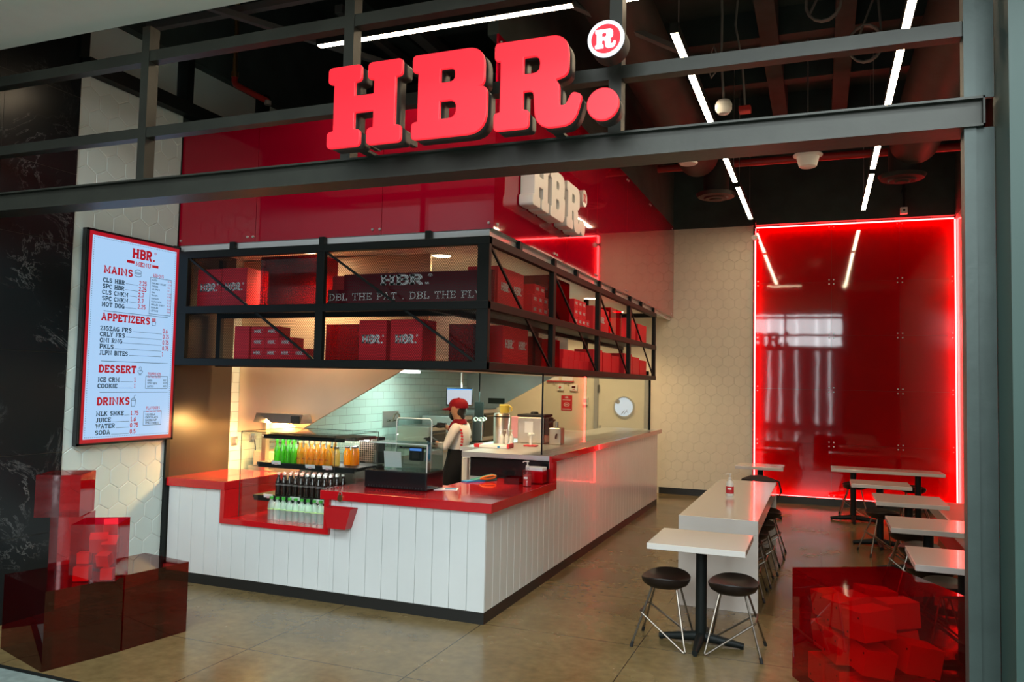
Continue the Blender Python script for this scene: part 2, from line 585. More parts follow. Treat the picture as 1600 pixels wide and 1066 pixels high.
    def data(self, name, m, smooth=False, fixn=True):
        me = bpy.data.meshes.new(name)
        me.from_pydata([tuple(p) for p in self.v], [], self.f)
        ms = m if isinstance(m, (list, tuple)) else [m]
        for q in ms:
            me.materials.append(M[q] if isinstance(q, str) else q)
        if len(ms) > 1:
            me.polygons.foreach_set('material_index', self.mi)
        if fixn:
            bm = bmesh.new()
            bm.from_mesh(me)
            bmesh.ops.recalc_face_normals(bm, faces=bm.faces)
            bm.to_mesh(me)
            bm.free()
        if smooth:
            me.polygons.foreach_set('use_smooth', [True] * len(me.polygons))
            try:
                me.set_sharp_from_angle(angle=math.radians(38))
            except Exception:
                pass
        me.update()
        return me

    def build(self, name, m, parent=None, loc=None, rotz=0, smooth=False, bevel=0, seg=2, fixn=True):
        o = bpy.data.objects.new(name, self.data(name, m, smooth, fixn))
        COL.objects.link(o)
        if parent:
            o.parent = parent
        if loc:
            o.location = loc
        if rotz:
            o.rotation_euler = (0, 0, rotz)
        if bevel:
            b = o.modifiers.new('bevel', 'BEVEL')
            b.width = bevel
            b.segments = seg
            b.limit_method = 'ANGLE'
            b.angle_limit = math.radians(40)
        return o


def tag(o, label=None, cat=None, group=None, kind=None):
    if label: o['label'] = label
    if cat: o['category'] = cat
    if group: o['group'] = group
    if kind: o['kind'] = kind
    return o


def thing(name, label, cat, loc=(0, 0, 0), rotz=0, group=None):
    o = bpy.data.objects.new(name, None)
    COL.objects.link(o)
    o.empty_display_size = 0.1
    o.location = loc
    o.rotation_euler = (0, 0, rotz)
    return tag(o, label, cat, group)


def struct(name, mb, m, **kw):
    return tag(mb.build(name, m, **kw), kind='structure')


def dup(root, loc, rotz, label, group=None):
    r = root.copy()
    COL.objects.link(r)
    r.location = loc
    r.rotation_euler = (0, 0, rotz)
    r['label'] = label
    if group: r['group'] = group
    for ch in list(root.children):
        c = ch.copy()
        COL.objects.link(c)
        c.parent = r
        for g in list(ch.children):
            d = g.copy()
            COL.objects.link(d)
            d.parent = c
    return r


ORD = ['first', 'second', 'third', 'fourth', 'fifth', 'sixth', 'seventh', 'eighth', 'ninth', 'tenth', 'eleventh', 'twelfth']

# ------------------------------------------------------------------ slab lettering (stroke built)
def arc(cx, cy, rx, ry, a0, a1, n=10):
    return [(cx + rx * math.cos(math.radians(a0 + (a1 - a0) * i / n)), cy + ry * math.sin(math.radians(a0 + (a1 - a0) * i / n))) for i in range(n + 1)]


def glyphs():
    G = {}
    def g(ch, w, strokes, serifs=()):
        G[ch] = (w, strokes, serifs)
    # serif: (x, y, half length); y is 0 (foot) or 10 (head)
    g('A', 8, [[(1.3, .6), (4, 9.4), (6.7, .6)], [(2.3, 3.4), (5.7, 3.4)]], [(1.3, 0, 1.3), (6.7, 0, 1.3), (3.6, 10, 1.2)])
    g('B', 7.2, [[(1.7, 0), (1.7, 10)], [(1.7, 9.2)] + arc(4.3, 7.2, 1.9, 2.0, 90, -90) + [(1.7, 5.2)], [(4.2, 5.2)] + arc(4.4, 3.0, 2.1, 2.2, 90, -90) + [(1.7, .8)]], [(1.2, 0, 1.2), (1.2, 10, 1.2)])
    g('C', 7, [arc(3.9, 5, 3.0, 4.2, 40, 320, 14)], [(6.2, 8.9, .7)])
    g('D', 7.6, [[(1.7, 0), (1.7, 10)], [(1.7, 9.2), (3.4, 9.2)] + arc(3.4, 5, 3.3, 4.2, 90, -90, 12) + [(1.7, .8)]], [(1.2, 0, 1.2), (1.2, 10, 1.2)])
    g('E', 6.8, [[(1.7, 0), (1.7, 10)], [(1.7, 9.2), (6.2, 9.2)], [(1.7, 5), (4.8, 5)], [(1.7, .8), (6.2, .8)], [(6.0, 10), (6.0, 7.2)], [(6.0, 0), (6.0, 2.8)], [(4.6, 6.1), (4.6, 3.9)]], [(1.2, 0, 1.2), (1.2, 10, 1.2)])
    g('F', 6.6, [[(1.7, 0), (1.7, 10)], [(1.7, 9.2), (6.2, 9.2)], [(1.7, 5), (4.8, 5)], [(6.0, 10), (6.0, 7.2)], [(4.6, 6.1), (4.6, 3.9)]], [(1.7, 0, 1.7), (1.2, 10, 1.2)])
    g('G', 7.6, [arc(3.9, 5, 3.0, 4.2, 45, 320, 14), [(6.3, 0.6), (6.3, 4.4)], [(4.2, 4.6), (7.4, 4.6)]])
    g('H', 8.4, [[(1.7, 0), (1.7, 10)], [(6.7, 0), (6.7, 10)], [(1.7, 5), (6.7, 5)]], [(1.7, 0, 1.6), (1.7, 10, 1.6), (6.7, 0, 1.6), (6.7, 10, 1.6)])
    g('I', 3.6, [[(1.8, 0), (1.8, 10)]], [(1.8, 0, 1.7), (1.8, 10, 1.7)])
    g('J', 6, [[(4, 10), (4, 3)] + arc(2.5, 2.7, 1.5, 1.9, 0, -170, 8)], [(4, 10, 1.8)])
    g('K', 8, [[(1.7, 0), (1.7, 10)], [(6.4, 9.4), (2.2, 4.6)], [(3.6, 6), (6.6, .6)]], [(1.7, 0, 1.5), (1.7, 10, 1.5), (6.6, 0, 1.3), (6.3, 10, 1.2)])
    g('L', 6.6, [[(1.7, 0), (1.7, 10)], [(1.7, .8), (6.2, .8)], [(6.0, 0), (6.0, 3.2)]], [(1.7, 10, 1.6), (1.2, 0, 1.2)])
    g('M', 9.6, [[(1.7, 0), (1.7, 9.4), (4.8, 2.6), (7.9, 9.4), (7.9, 0)]], [(1.7, 0, 1.5), (7.9, 0, 1.5), (1.3, 10, 1.2), (8.3, 10, 1.2)])
    g('N', 9.4, [[(1.7, 0), (1.7, 9.4), (7.7, .8), (7.7, 10)]], [(1.7, 0, 1.4), (7.7, 10, 1.4), (1.3, 10, 1.0)])
    g('O', 8, [arc(4, 5, 3.0, 4.2, 0, 360, 20)])
    g('P', 7.2, [[(1.7, 0), (1.7, 10)], [(1.7, 9.2)] + arc(4.3, 6.8, 2.1, 2.4, 90, -90) + [(1.7, 4.4)]], [(1.7, 0, 1.7), (1.2, 10, 1.2)])
    g('R', 8, [[(1.7, 0), (1.7, 10)], [(1.7, 9.2)] + arc(4.3, 7.1, 2.0, 2.1, 90, -90) + [(1.7, 5.0)], [(4.2, 5), (5.2, 2.2), (6.2, .8), (7.6, .9)]], [(1.7, 0, 1.7), (1.2, 10, 1.2)])
    g('S', 7, [[(5.9, 7.2)] + arc(3.6, 7.2, 2.2, 2.0, 35, 250, 10) + arc(3.5, 2.9, 2.4, 2.1, 70, -145, 10)], [])
    g('T', 7.4, [[(3.7, 0), (3.7, 10)], [(.6, 9.2), (6.8, 9.2)], [(.9, 10), (.9, 7)], [(6.5, 10), (6.5, 7)]], [(3.7, 0, 1.7)])
    g('U', 8, [[(1.6, 10), (1.6, 3.4)] + arc(4, 3.4, 2.4, 2.6, 180, 360, 10) + [(6.4, 10)]], [(1.6, 10, 1.5), (6.4, 10, 1.5)])
    g('V', 8, [[(1.3, 9.4), (4, .6), (6.7, 9.4)]], [(1.3, 10, 1.3), (6.7, 10, 1.3)])
    g('W', 11, [[(1.3, 9.4), (3.3, .6), (5.5, 8.6), (7.7, .6), (9.7, 9.4)]], [(1.3, 10, 1.2), (9.7, 10, 1.2)])
    g('Y', 8, [[(1.4, 9.4), (4, 4.6), (6.6, 9.4)], [(4, 5), (4, 0)]], [(1.4, 10, 1.3), (6.6, 10, 1.3), (4, 0, 1.6)])
    g('Z', 6.8, [[(.8, 9.2), (5.8, 9.2), (1, .8), (6.2, .8)], [(1, 9.4), (1, 7.2)], [(6, .6), (6, 2.8)]])
    g('0', 7, [arc(3.5, 5, 2.5, 4.2, 0, 360, 18)])
    g('1', 5, [[(1, 8), (2.8, 9.4), (2.8, 0)]], [(2.8, 0, 1.8)])
    g('2', 6.8, [arc(3.4, 6.9, 2.3, 2.3, 165, -20, 10) + [(1, .8), (6, .8)]])
    g('3', 6.8, [arc(3.2, 7.2, 2.1, 2.0, 150, -90, 9) + arc(3.2, 3.0, 2.4, 2.2, 90, -150, 9)])
    g('5', 6.8, [[(5.8, 9.2), (1.6, 9.2), (1.4, 5.4)] + arc(3.2, 3.4, 2.5, 2.6, 110, -150, 10)])
    g('6', 6.8, [[(5.2, 9.2), (2.4, 6.6)] + arc(3.4, 3.2, 2.4, 2.4, 160, -200, 16)])
    g('7', 6.4, [[(.8, 9.2), (5.6, 9.2), (2.6, 0)]])
    g('.', 3, [[(1.5, 0), (1.5, 2)]])
    g('-', 5, [[(.8, 4.6), (4.2, 4.6)]])
    g(' ', 4.5, [])
    return G


GLY = glyphs()


def text_mb(s, h, track=0.6, stroke=1.7, squeeze=1.0, serif_t=1.5):
    """flat lettering in the XZ plane, baseline at z=0, from x=0, facing -Y; returns (MB, width)"""
    mb = MB()
    x = 0
    k = h / 10.0
    for ch in s:
        w, st, se = GLY[ch]
        for pl in st:
            # ribbon with mitred joints
            closed = len(pl) > 3 and abs(pl[0][0] - pl[-1][0]) < 1e-6 and abs(pl[0][1] - pl[-1][1]) < 1e-6
            P = [Vector((p[0], p[1])) for p in pl]
            if closed:
                P = P[:-1]
            n = len(P)
            L_, R_ = [], []
            for i in range(n):
                a = P[i - 1] if (i > 0 or closed) else None
                b = P[(i + 1) % n] if (i < n - 1 or closed) else None
                d1 = (P[i] - a).normalized() if a is not None else None
                d2 = (b - P[i]).normalized() if b is not None else None
                d = d1 if d2 is None else d2 if d1 is None else (d1 + d2)
                if d.length < 1e-4:
                    d = d1
                d = d.normalized()
                nn = Vector((-d.y, d.x))
                sc = 1.0
                if d1 is not None and d2 is not None:
                    c = nn.dot(Vector((-d1.y, d1.x)))
                    sc = min(1.5, 1 / max(c, 0.3))
                L_.append(P[i] + nn * stroke / 2 * sc)
                R_.append(P[i] - nn * stroke / 2 * sc)
            vs = [((x + q.x) * k * squeeze, 0, q.y * k) for q in L_] + [((x + q.x) * k * squeeze, 0, q.y * k) for q in R_]
            fs = []
            for i in range(n if closed else n - 1):
                j = (i + 1) % n
                fs.append((n + i, n + j, j, i))
            mb._add(vs, fs)
        for sx, sy, hl in se:
            y0, y1 = (0, serif_t) if sy < 5 else (10 - serif_t, 10)
            if 1 < sy < 9.5:
                y0, y1 = sy - 1.6, sy + 0.6
            a, b = (x + sx - hl) * k * squeeze, (x + sx + hl) * k * squeeze
            mb.quad((a, 0, y0 * k), (b, 0, y0 * k), (b, 0, y1 * k), (a, 0, y1 * k))
        x += w + track
    return mb, (x - track) * k * squeeze


def fillet(pts, n=5):
    """polygon with per-corner radius -> smooth outline"""
    out = []
    N = len(pts)
    for i in range(N):
        p = Vector(pts[i][:2])
        r = pts[i][2] if len(pts[i]) > 2 else 0.0
        a = Vector(pts[i - 1][:2]) - p
        b = Vector(pts[(i + 1) % N][:2]) - p
        if r <= 0:
            out.append((p.x, p.y))
            continue
        la, lb = a.length, b.length
        a.normalize()
        b.normalize()
        ang = a.angle(b)
        t = min(r / max(math.tan(ang / 2), 0.05), la * 0.49, lb * 0.49)
        q0, q1 = p + a * t, p + b * t
        for j in range(n + 1):
            s = j / n
            q = q0 * (1 - s) ** 2 + p * 2 * s * (1 - s) + q1 * s ** 2
            out.append((q.x, q.y))
    return out


LOGO = {
    'H': (0.94, [fillet([(0, 0, .05), (.42, 0, .05), (.42, .19, .05), (.34, .2, .02), (.34, .42, .02), (.60, .42, .02), (.60, .2, .02), (.52, .19, .05), (.52, 0, .05), (.94, 0, .05), (.94, .19, .05), (.86, .2, .02), (.86, .8, .02), (.94, .81, .05), (.94, 1, .05), (.52, 1, .05), (.52, .81, .05), (.60, .8, .02), (.60, .61, .02), (.34, .61, .02), (.34, .8, .02), (.42, .81, .05), (.42, 1, .05), (0, 1, .05), (0, .81, .05), (.08, .8, .02), (.08, .2, .02), (0, .19, .05)])]),
    'B': (0.97, [fillet([(0, 0, .05), (.97, 0, .27), (.97, .53, .22), (.80, .545, .02), (.93, .56, .15), (.93, 1, .22), (0, 1, .05), (0, .81, .05), (.08, .8, .02), (.08, .2, .02), (0, .19, .05)], 7),
                 fillet([(.36, .63, .02), (.57, .63, .10), (.57, .81, .10), (.36, .81, .02)]),
                 fillet([(.36, .20, .02), (.59, .20, .12), (.59, .43, .12), (.36, .43, .02)])]),
    'R': (1.12, [fillet([(0, 0, .05), (.45, 0, .05), (.45, .19, .05), (.37, .2, .02), (.37, .42, .02), (.52, .42, .10), (.55, -.02, .22), (1.03, -.02, .28), (1.13, .30, .06), (1.01, .34, .05), (.93, .20, .06), (.84, .20, .05), (.84, .44, .12), (.78, .51, .02), (.95, .55, .2), (.95, 1, .24), (0, 1, .05), (0, .81, .05), (.08, .8, .02), (.08, .2, .02), (0, .19, .05)], 7),
                 fillet([(.37, .60, .02), (.60, .60, .10), (.60, .81, .10), (.37, .81, .02)])]),
    '.': (0.34, [[(.17 + .17 * math.cos(2 * PI * i / 28), .17 + .17 * math.sin(2 * PI * i / 28)) for i in range(28)]]),
}


def outline_mesh(name, loops, h, depth, bevel=0.0, off=(0, 0)):
    """flat outlines with holes, pushed back by depth (face at y=0 looking to -Y)"""
    cu = bpy.data.curves.new(name, 'CURVE')
    cu.dimensions = '2D'
    cu.fill_mode = 'BOTH'
    cu.extrude = depth / 2
    cu.bevel_depth = bevel
    cu.bevel_resolution = 2
    for lp in loops:
        sp = cu.splines.new('POLY')
        sp.points.add(len(lp) - 1)
        for i, (x, y) in enumerate(lp):
            sp.points[i].co = ((x * h + off[0]), (y * h + off[1]), 0, 1)
        sp.use_cyclic_u = True
    tmp = bpy.data.objects.new('tmp', cu)
    COL.objects.link(tmp)
    dg = bpy.context.evaluated_depsgraph_get()
    me = bpy.data.meshes.new_from_object(tmp.evaluated_get(dg))
    bpy.data.objects.remove(tmp)
    bpy.data.curves.remove(cu)
    # XY plane + z depth -> XZ plane, face (z=+d/2) to -Y at y=0
    for v in me.vertices:
        x, y, z = v.co
        v.co = (x, depth / 2 - z, y)
    bm = bmesh.new()
    bm.from_mesh(me)
    bmesh.ops.remove_doubles(bm, verts=bm.verts, dist=1e-5)
    bmesh.ops.recalc_face_normals(bm, faces=bm.faces)
    bm.to_mesh(me)
    bm.free()
    me.name = name
    return me


def link_mesh(name, me, m, parent=None, loc=(0, 0, 0), rotz=0):
    o = bpy.data.objects.new(name, me)
    COL.objects.link(o)
    me.materials.clear()
    for q in (m if isinstance(m, (list, tuple)) else [m]):
        me.materials.append(M[q])
    o.parent = parent
    o.location = loc
    o.rotation_euler = (0, 0, rotz)
    return o


def logo_mb(h):
    """small printed HBR. mark, flat, as quads via stroke font plus heavy stroke; width returned"""
    mb, w = text_mb('HBR.', h, track=0.5, stroke=2.3, serif_t=2.0)
    return registered(mb, w, h), w


def registered(mb, w, h, y=0.0):
    """small ring with a bar for the registered mark at the top right"""
    r, cx, cz = h * .14, w + h * .02, h * .88
    for k_ in range(12):
        a0, a1 = 2 * PI * k_ / 12, 2 * PI * (k_ + 1) / 12
        mb.quad(*[(cx + q * math.cos(t), y, cz + q * math.sin(t)) for q, t in ((r, a0), (r, a1), (r * .66, a1), (r * .66, a0))])
    mb.quad((cx - r * .2, y, cz - r * .4), (cx + r * .2, y, cz - r * .4), (cx + r * .2, y, cz + r * .4), (cx - r * .2, y, cz + r * .4))
    return mb

# ================================================================== SETTING
XL, XS, XR, YF, YB = -5.60, -2.40, 1.97, 5.63, 13.80

struct('floor', MB().box(-5.9, 2.4, 3.55, 14.1, -0.10, 0.0), 'floor')
struct('floor_mall', MB().box(-16, 14, -12, 3.54, -0.10, 0.0), 'mall_floor')
struct('trim_1', MB().box(-5.6, 0.66, 3.525, 3.56, -0.09, 0.004), 'black_metal')

# waffle ceiling, painted black
cb = MB().box(-5.9, 2.4, 3.75, 14.1, 6.25, 6.45)
for y in (5.2, 6.6, 8.0, 9.4, 10.8, 12.2):
    cb.box(-5.9, 2.4, y - 0.09, y + 0.09, 5.92, 6.27)
for x in (-4.6, -3.3, -2.0, -0.55, 0.25, 1.6):
    cb.box(x - 0.10, x + 0.10, 3.75, 14.1, 5.86, 6.27)
struct('ceiling', cb, 'ceiling_black')
struct('ceiling_kitchen', MB().box(XL, XS - 0.02, 5.68, YB, 3.07, 3.13), 'white_ceiling')
struct('ceiling_mall', MB().box(-9, 5, 2.55, 3.66, 4.09, 4.5), 'plaster')
struct('wall_light_block', MB().box(-9, 5, 3.60, 3.72, 4.5, 7.2), 'plaster')  # unseen upper wall, added to keep light out of the ceiling void

# left wall: black marble, then white hexagon tiles, then the kitchen
mm = MB()
for a, b in ((-3, 3.9), (3.904, 4.53)):
    zz = [0, 0.62, 1.235, 2.02, 2.90, 3.46, 4.09, 6.3]
    for z0, z1 in zip(zz, zz[1:]):
        mm.box(XL - 0.2, XL + 0.012, a, b, z0, z1 - 0.005)
struct('wall_left', mm, 'marble')
struct('trim_2', MB().box(XL - 0.2, XL + 0.008, -3, 4.53, 0, 6.3), 'steel_dark')


def hexes(u0, u1, v0, v1, flat, gap):
    """pointy-top hexagon tiling clipped to a rectangle: list of polygons"""
    R = flat / math.sqrt(3)
    out = []
    row = 0
    v = v0
    while v < v1 + R:
        u = u0 + (flat / 2 if row % 2 else 0)
        while u < u1 + flat:
            pts = [(u + (R - gap) * math.cos(math.radians(a)), v + (R - gap) * math.sin(math.radians(a))) for a in (30, 90, 150, 210, 270, 330)]
            for ax, lim, sg in ((0, u0, 1), (0, u1, -1), (1, v0, 1), (1, v1, -1)):
                q = []
                for i in range(len(pts)):
                    a, b = pts[i], pts[(i + 1) % len(pts)]
                    ia, ib = (a[ax] - lim) * sg >= 0, (b[ax] - lim) * sg >= 0
                    if ia:
                        q.append(a)
                    if ia != ib:
                        t = (lim - a[ax]) / (b[ax] - a[ax])
                        q.append((a[0] + (b[0] - a[0]) * t, a[1] + (b[1] - a[1]) * t))
                pts = q
                if len(pts) < 3:
                    break
            if len(pts) >= 3:
                out.append(pts)
            u += flat
        v += R * 1.5
        row += 1
    return out


def hex_wall(name, rect, plane, d, out, tile, grout):
    mb = MB()
    u0, u1, v0, v1 = rect
    if plane == 'YZ':
        mb.box(d - 0.2 * out, d, u0, u1, v0, v1, 1)
    else:
        mb.box(u0, u1, d - 0.2 * out, d, v0, v1, 1)
    for p in hexes(u0, u1, v0, v1, 0.19, 0.0025):
        n = len(p)
        cx, cy = sum(q[0] for q in p) / n, sum(q[1] for q in p) / n
        s = 0.955
        inn = [(cx + (q[0] - cx) * s, cy + (q[1] - cy) * s) for q in p]
        h1 = 0.004 * out
        def P(q, h):
            return (d + h, q[0], q[1]) if plane == 'YZ' else (q[0], d + h, q[1])
        vs = [P(q, 0) for q in p] + [P(q, h1) for q in inn]
        fs = [tuple(range(n, 2 * n))] + [(i, (i + 1) % n, n + (i + 1) % n, n + i) for i in range(n)]
        mb._add(vs, fs, 0)
    return struct(name, mb, [tile, grout])


hex_wall('wall_left_tile', (4.53, YF, 0, 4.30), 'YZ', XL, 1, 'tile', 'grout')
struct('trim_3', MB().box(XL - 0.15, XL + 0.10, 4.53, 8.2, 4.30, 4.42), 'black_metal')
# clerestory lights above the tiled wall
for i, (a, b) in enumerate(((4.56, 5.62), (5.72, 6.72), (6.82, 7.8))):
    struct(f'window_{i + 1}', MB().box(XL - 0.1, XL - 0.08, a, b, 4.42, 4.86), 'frost')
for i, y in enumerate((4.53, 5.67, 6.77, 7.85)):
    struct(f'trim_{4 + i}', MB().box(XL - 0.1, XL + 0.04, y - 0.04, y + 0.04, 4.42, 4.9), 'black_metal')
struct('wall_left_upper', MB().box(XL - 0.3, XL + 0.02, 4.53, 14, 4.86, 6.3), 'ceiling_black')
struct('wall_left_gap', MB().box(XL - 0.3, XL - 0.02, 7.9, 14, 3.1, 4.9), 'ceiling_black')
struct('wall_left_void', MB().box(XL - 0.3, XL - 0.02, 5.56, 7.95, 3.02, 4.42), 'ceiling_black')
struct('wall_left_panel', MB().box(XL - 0.2, XL + 0.006, YF, 6.43, 0, 3.07), 'dark_panel')
struct('wall_left_kitchen', MB().box(XL - 0.2, XL, 6.43, 14, 0, 3.08), 'subway')
struct('trim_8', MB().box(XL + 0.0, XL + 0.03, YF - 0.05, YF - 0.005, 0, 3.06), 'black_metal')

# back wall
struct('wall_back_kitchen', MB().box(-5.8, -2.60, YB, YB + 0.2, 0, 3.1), 'cream')
hex_wall('wall_back', (-2.60, -1.05, 0.0, 4.62), 'XZ', YB, -1, 'cream', 'grout_light')
struct('wall_back_red', MB().box(-1.05, 2.4, YB + 0.16, YB + 0.3, 0, 4.62).box(-1.06, -1.04, YB, YB + 0.16, 0, 4.62).box(XR, 2.4, YB, YB + 0.16, 0, 4.62), 'cavity')
struct('wall_back_upper', MB().box(-5.8, 2.4, YB - 0.06, YB + 0.3, 4.62, 6.3), 'ceiling_black')
struct('baseboard_back', MB().box(-2.62, -1.06, YB - 0.02, YB, 0, 0.11), 'black_kick')
struct('baseboard_red', MB().box(-0.96, XR, YB - 0.10, YB - 0.058, 0, 0.118), 'steel_dark')

# right wall: white upright boards
rw = MB().box(XR + 0.012, XR + 0.2, 3.75, 14, 0, 4.62)
y = 3.76
while y < 13.7:
    rw.box(XR, XR + 0.014, y, y + 0.148, 0, 4.62)
    y += 0.152
struct('wall_right', rw, 'white_panel')
struct('wall_right_upper', MB().box(XR - 0.02, XR + 0.2, 3.75, 14, 4.62, 6.3), 'ceiling_black')

# shop-front pier on the right and what lies behind the corridor
struct('wall_front_pier', MB().box(0.675, 2.6, 3.45, 3.75, 0, 4.6), 'pier')

# soffit clad in red acrylic
sf = MB()
for x0, x1 in ((XL, -4.72), (-4.715, -3.42), (-3.415, XS)):
    sf.box(x0, x1, 5.650, 5.668, 3.07, 4.16)
struct('wall_soffit_front', sf, 'soffit_red')
ss = MB()
for y0, y1 in ((5.668, 7.2), (7.203, 8.7), (8.703, 10.2), (10.203, 11.7), (11.703, 13.79)):
    ss.box(XS - 0.018, XS, y0, y1, 3.07, 4.65)
struct('wall_soffit_side', ss, 'soffit_red')
sc_ = MB()
for x in (-5.57, -4.80, -4.74, -3.50, -3.43, -2.44):
    sc_.lathe([(0, -0.012), (0.010, -0.012), (0.013, -0.004), (0.013, 0)], (x, 5.65, 3.115), 10, axis='Y')
for y in (5.72, 7.16, 7.24, 8.66, 8.74, 10.16, 10.24, 11.66, 11.74, 13.6):
    for z in (3.115, 4.60):
        sc_.lathe([(0.013, 0), (0.013, 0.004), (0.010, 0.012), (0, 0.012)], (XS, y, z), 10, axis='X')
struct('trim_9', sc_, 'zinc')
tr_ = MB().box(XL, XS - .04, 5.668, 5.70, 3.012, 3.069).box(XS - .07, XS - .045, 5.70, 13.78, 3.012, 3.069)
struct('trim_10', tr_, 'white_panel')
struct('wall_soffit_upper', MB().box(XS - 0.1, XS - 0.004, 5.67, 13.8, 4.65, 6.27), 'ceiling_black')

# hall of the mall opposite the shop (only met in reflections)
struct('wall_mall', MB().box(-16, 14, -12.2, -12.0, 0, 6.5), 'mall_wall')
for i in range(14):
    x = -9.0 + i * 0.72 + (0.18 if i % 3 == 0 else 0)
    tag(MB().box(x, x + 0.06, -11.98, -11.93, 0.3, 6.0).build('light_bar', 'led_cool'),
        f'upright white light bar on the facade across the mall, {ORD[i % 12]} of the {"first" if i < 12 else "last"} run', 'light', 'light bars across the mall')

# ================================================================== SHOPFRONT FRAME
fr = thing('storefront_frame', 'dark green steel storefront frame of posts and rails behind the glowing sign', 'frame', (0, 3.7, 0))
beam = MB()
x0, x1 = -5.585, 0.635
beam.box(x0, x1, 0.010, 0.022, 2.965, 3.085)       # web
beam.box(x0, x1, -0.020, 0.16, 3.077, 3.087)
beam.box(x0, x1, -0.020, 0.16, 2.960, 2.970)
beam.box(x0, x1, 0.14, 0.15, 2.965, 3.085)
beam.box(x1 - 0.008, x1, -0.020, 0.022, 2.96, 3.087)
beam.build('main_beam', 'steel_dark', fr)
MB().box(x0, 0.57, 0.02, 0.09, 3.365, 3.430).build('rail', 'steel_dark', fr)
MB().box(x0, 0.57, 0.02, 0.09, 3.860, 3.930).build('rail', 'steel_dark', fr)
for x in (-4.03, -2.50, -0.945):
    MB().box(x - 0.032, x + 0.032, 0.015, 0.095, 3.087, 4.09).build('post', 'steel_dark', fr)
p = MB().box(0.56, 0.605, 0.0, 0.09, 0, 2.96)
p.box(0.56, 0.605, 0.0, 0.09, 3.087, 4.09)
p.build('post', 'steel_green', fr)
MB().box(0.605, 0.672, 0.01, 0.03, 0, 2.96).box(0.605, 0.672, 0.01, 0.03, 3.087, 4.09).build('post_flange', 'steel_green', fr)

# ================================================================== ILLUMINATED SIGN
sg = thing('illuminated_sign', 'glowing red HBR. letters with a round registered badge on the storefront beam', 'sign', (-2.43, 3.45, 3.07))
SH = 0.428


def sign_letter(ch, x, h, parent, depth, face_m, side_m, nm, sx=1.0):
    w, loops = LOGO[ch]
    loops = [[(p[0] * sx, p[1]) for p in lp] for lp in loops]
    body = link_mesh(nm, outline_mesh(nm, loops, h, depth, 0.0), side_m, parent, (x, 0.006, 0))
    link_mesh('letter_face', outline_mesh('letter_face', loops, h, 0.012, 0.004), face_m, body, (0, -0.011, 0))
    return body


for ch, x, sx in (('H', 0.0, 1.09), ('B', 0.505, .985), ('R', 0.957, .912), ('.', 1.425, 1.0)):
    sign_letter(ch, x, SH, sg, 0.10, 'sign_red', 'sign_side', 'letter' if ch != '.' else 'full_stop', sx)
bd = MB().lathe([(0.0, 0.0), (0.088, 0.0), (0.088, 0.10), (0, 0.10)], (1.508, 0.0, 0.378), 32, axis='Y').build('badge', 'sign_side', sg, smooth=True)
MB().lathe([(0.070, 0.0), (0.086, 0.0), (0.086, -0.010), (0.070, -0.010), (0.070, 0)], (1.508, 0.0, 0.378), 40, axis='Y').build('badge_ring', 'sign_white', bd)
MB().lathe([(0.0, -0.006), (0.070, -0.006), (0.070, 0.0)], (1.508, 0.0, 0.378), 40, axis='Y').build('badge_disc', 'sign_disc', bd)
t = outline_mesh('badge_letter', LOGO['R'][1], 0.088, 0.004)
link_mesh('badge_letter', t, 'sign_white', bd, (1.458, -0.011, 0.334))
for x in (0.13, 0.36, 0.6, 1.1):
    MB().box(x, x + 0.03, 0.10, 0.27, 0.27 if x > 0.5 else 0.05, 0.30 if x > 0.5 else 0.08).build('bracket', 'steel_dark', sg)
for x in (0.10, 1.2):
    MB().box(x, x + 0.05, 0.03, 0.26, -0.02 + 0.035, 0.03).build('bracket', 'steel_dark', sg)

# white sign on the red soffit side
s2 = thing('wall_sign', 'white raised HBR. letters on the red soffit above the long cage', 'sign', (-2.268, 6.17, 3.375), PI / 2)
for ch, x in (('H', 0.0), ('B', 0.46), ('R', 0.95), ('.', 1.42)):
    w, loops = LOGO[ch]
    link_mesh('letter' if ch != '.' else 'full_stop', outline_mesh('l2', loops, 0.435, 0.118, 0.006), 'letter_white', s2, (x, 0, 0))
MB().lathe([(0.075, 0.0), (0.088, 0.0), (0.088, 0.12), (0, 0.12)], (1.56, 0.0, 0.40), 28, axis='Y').lathe([(0, 0.004), (0.08, 0.004)], (1.56, 0, 0.40), 28, axis='Y').build('badge', 'letter_white', s2, smooth=True)
link_mesh('badge_letter', outline_mesh('badge_letter', LOGO['R'][1], 0.085, 0.006), 'red_board', s2, (1.512, -0.004, 0.358))

# ================================================================== MENU SCREEN
MY0, MZ0, MW, MH = 4.615, 1.272, 0.997, 1.772
mn = thing('menu_board', 'tall lit menu screen with red border on the white tiled wall', 'menu', (-5.535, MY0, MZ0), PI / 2)
MB().box(0, MW, 0.004, 0.055, 0, MH).box(0, 0.018, -0.004, 0.01, 0, MH).box(MW - 0.018, MW, -0.004, 0.01, 0, MH).box(0, MW, -0.004, 0.01, 0, 0.018).box(0, MW, -0.004, 0.01, MH - 0.018, MH).build('frame', 'black_gloss', mn)
MB().box(0.018, MW - 0.018, 0.0, 0.006, 0.018, MH - 0.018).build('screen_border', 'screen_red', mn)
MB().box(0.050, MW - 0.050, -0.0015, 0.002, 0.050, MH - 0.050).build('screen', 'screen', mn)


def mpt(x, y):
    xl = 88 - 55 * (y - 48) / 962
    xr = 495 - 40 * (y - 130) / 850
    u = (x - xl) / (xr - xl)
    u = u * (1 + 0.10 * (1 - u))            # nearer side shows wider
    yt, yb = 48 + 82 * u, 1010 - 30 * u
    return u * MW, (1 - (y - yt) / (yb - yt)) * MH


mr_, md_ = MB(), MB()
HEADS = []


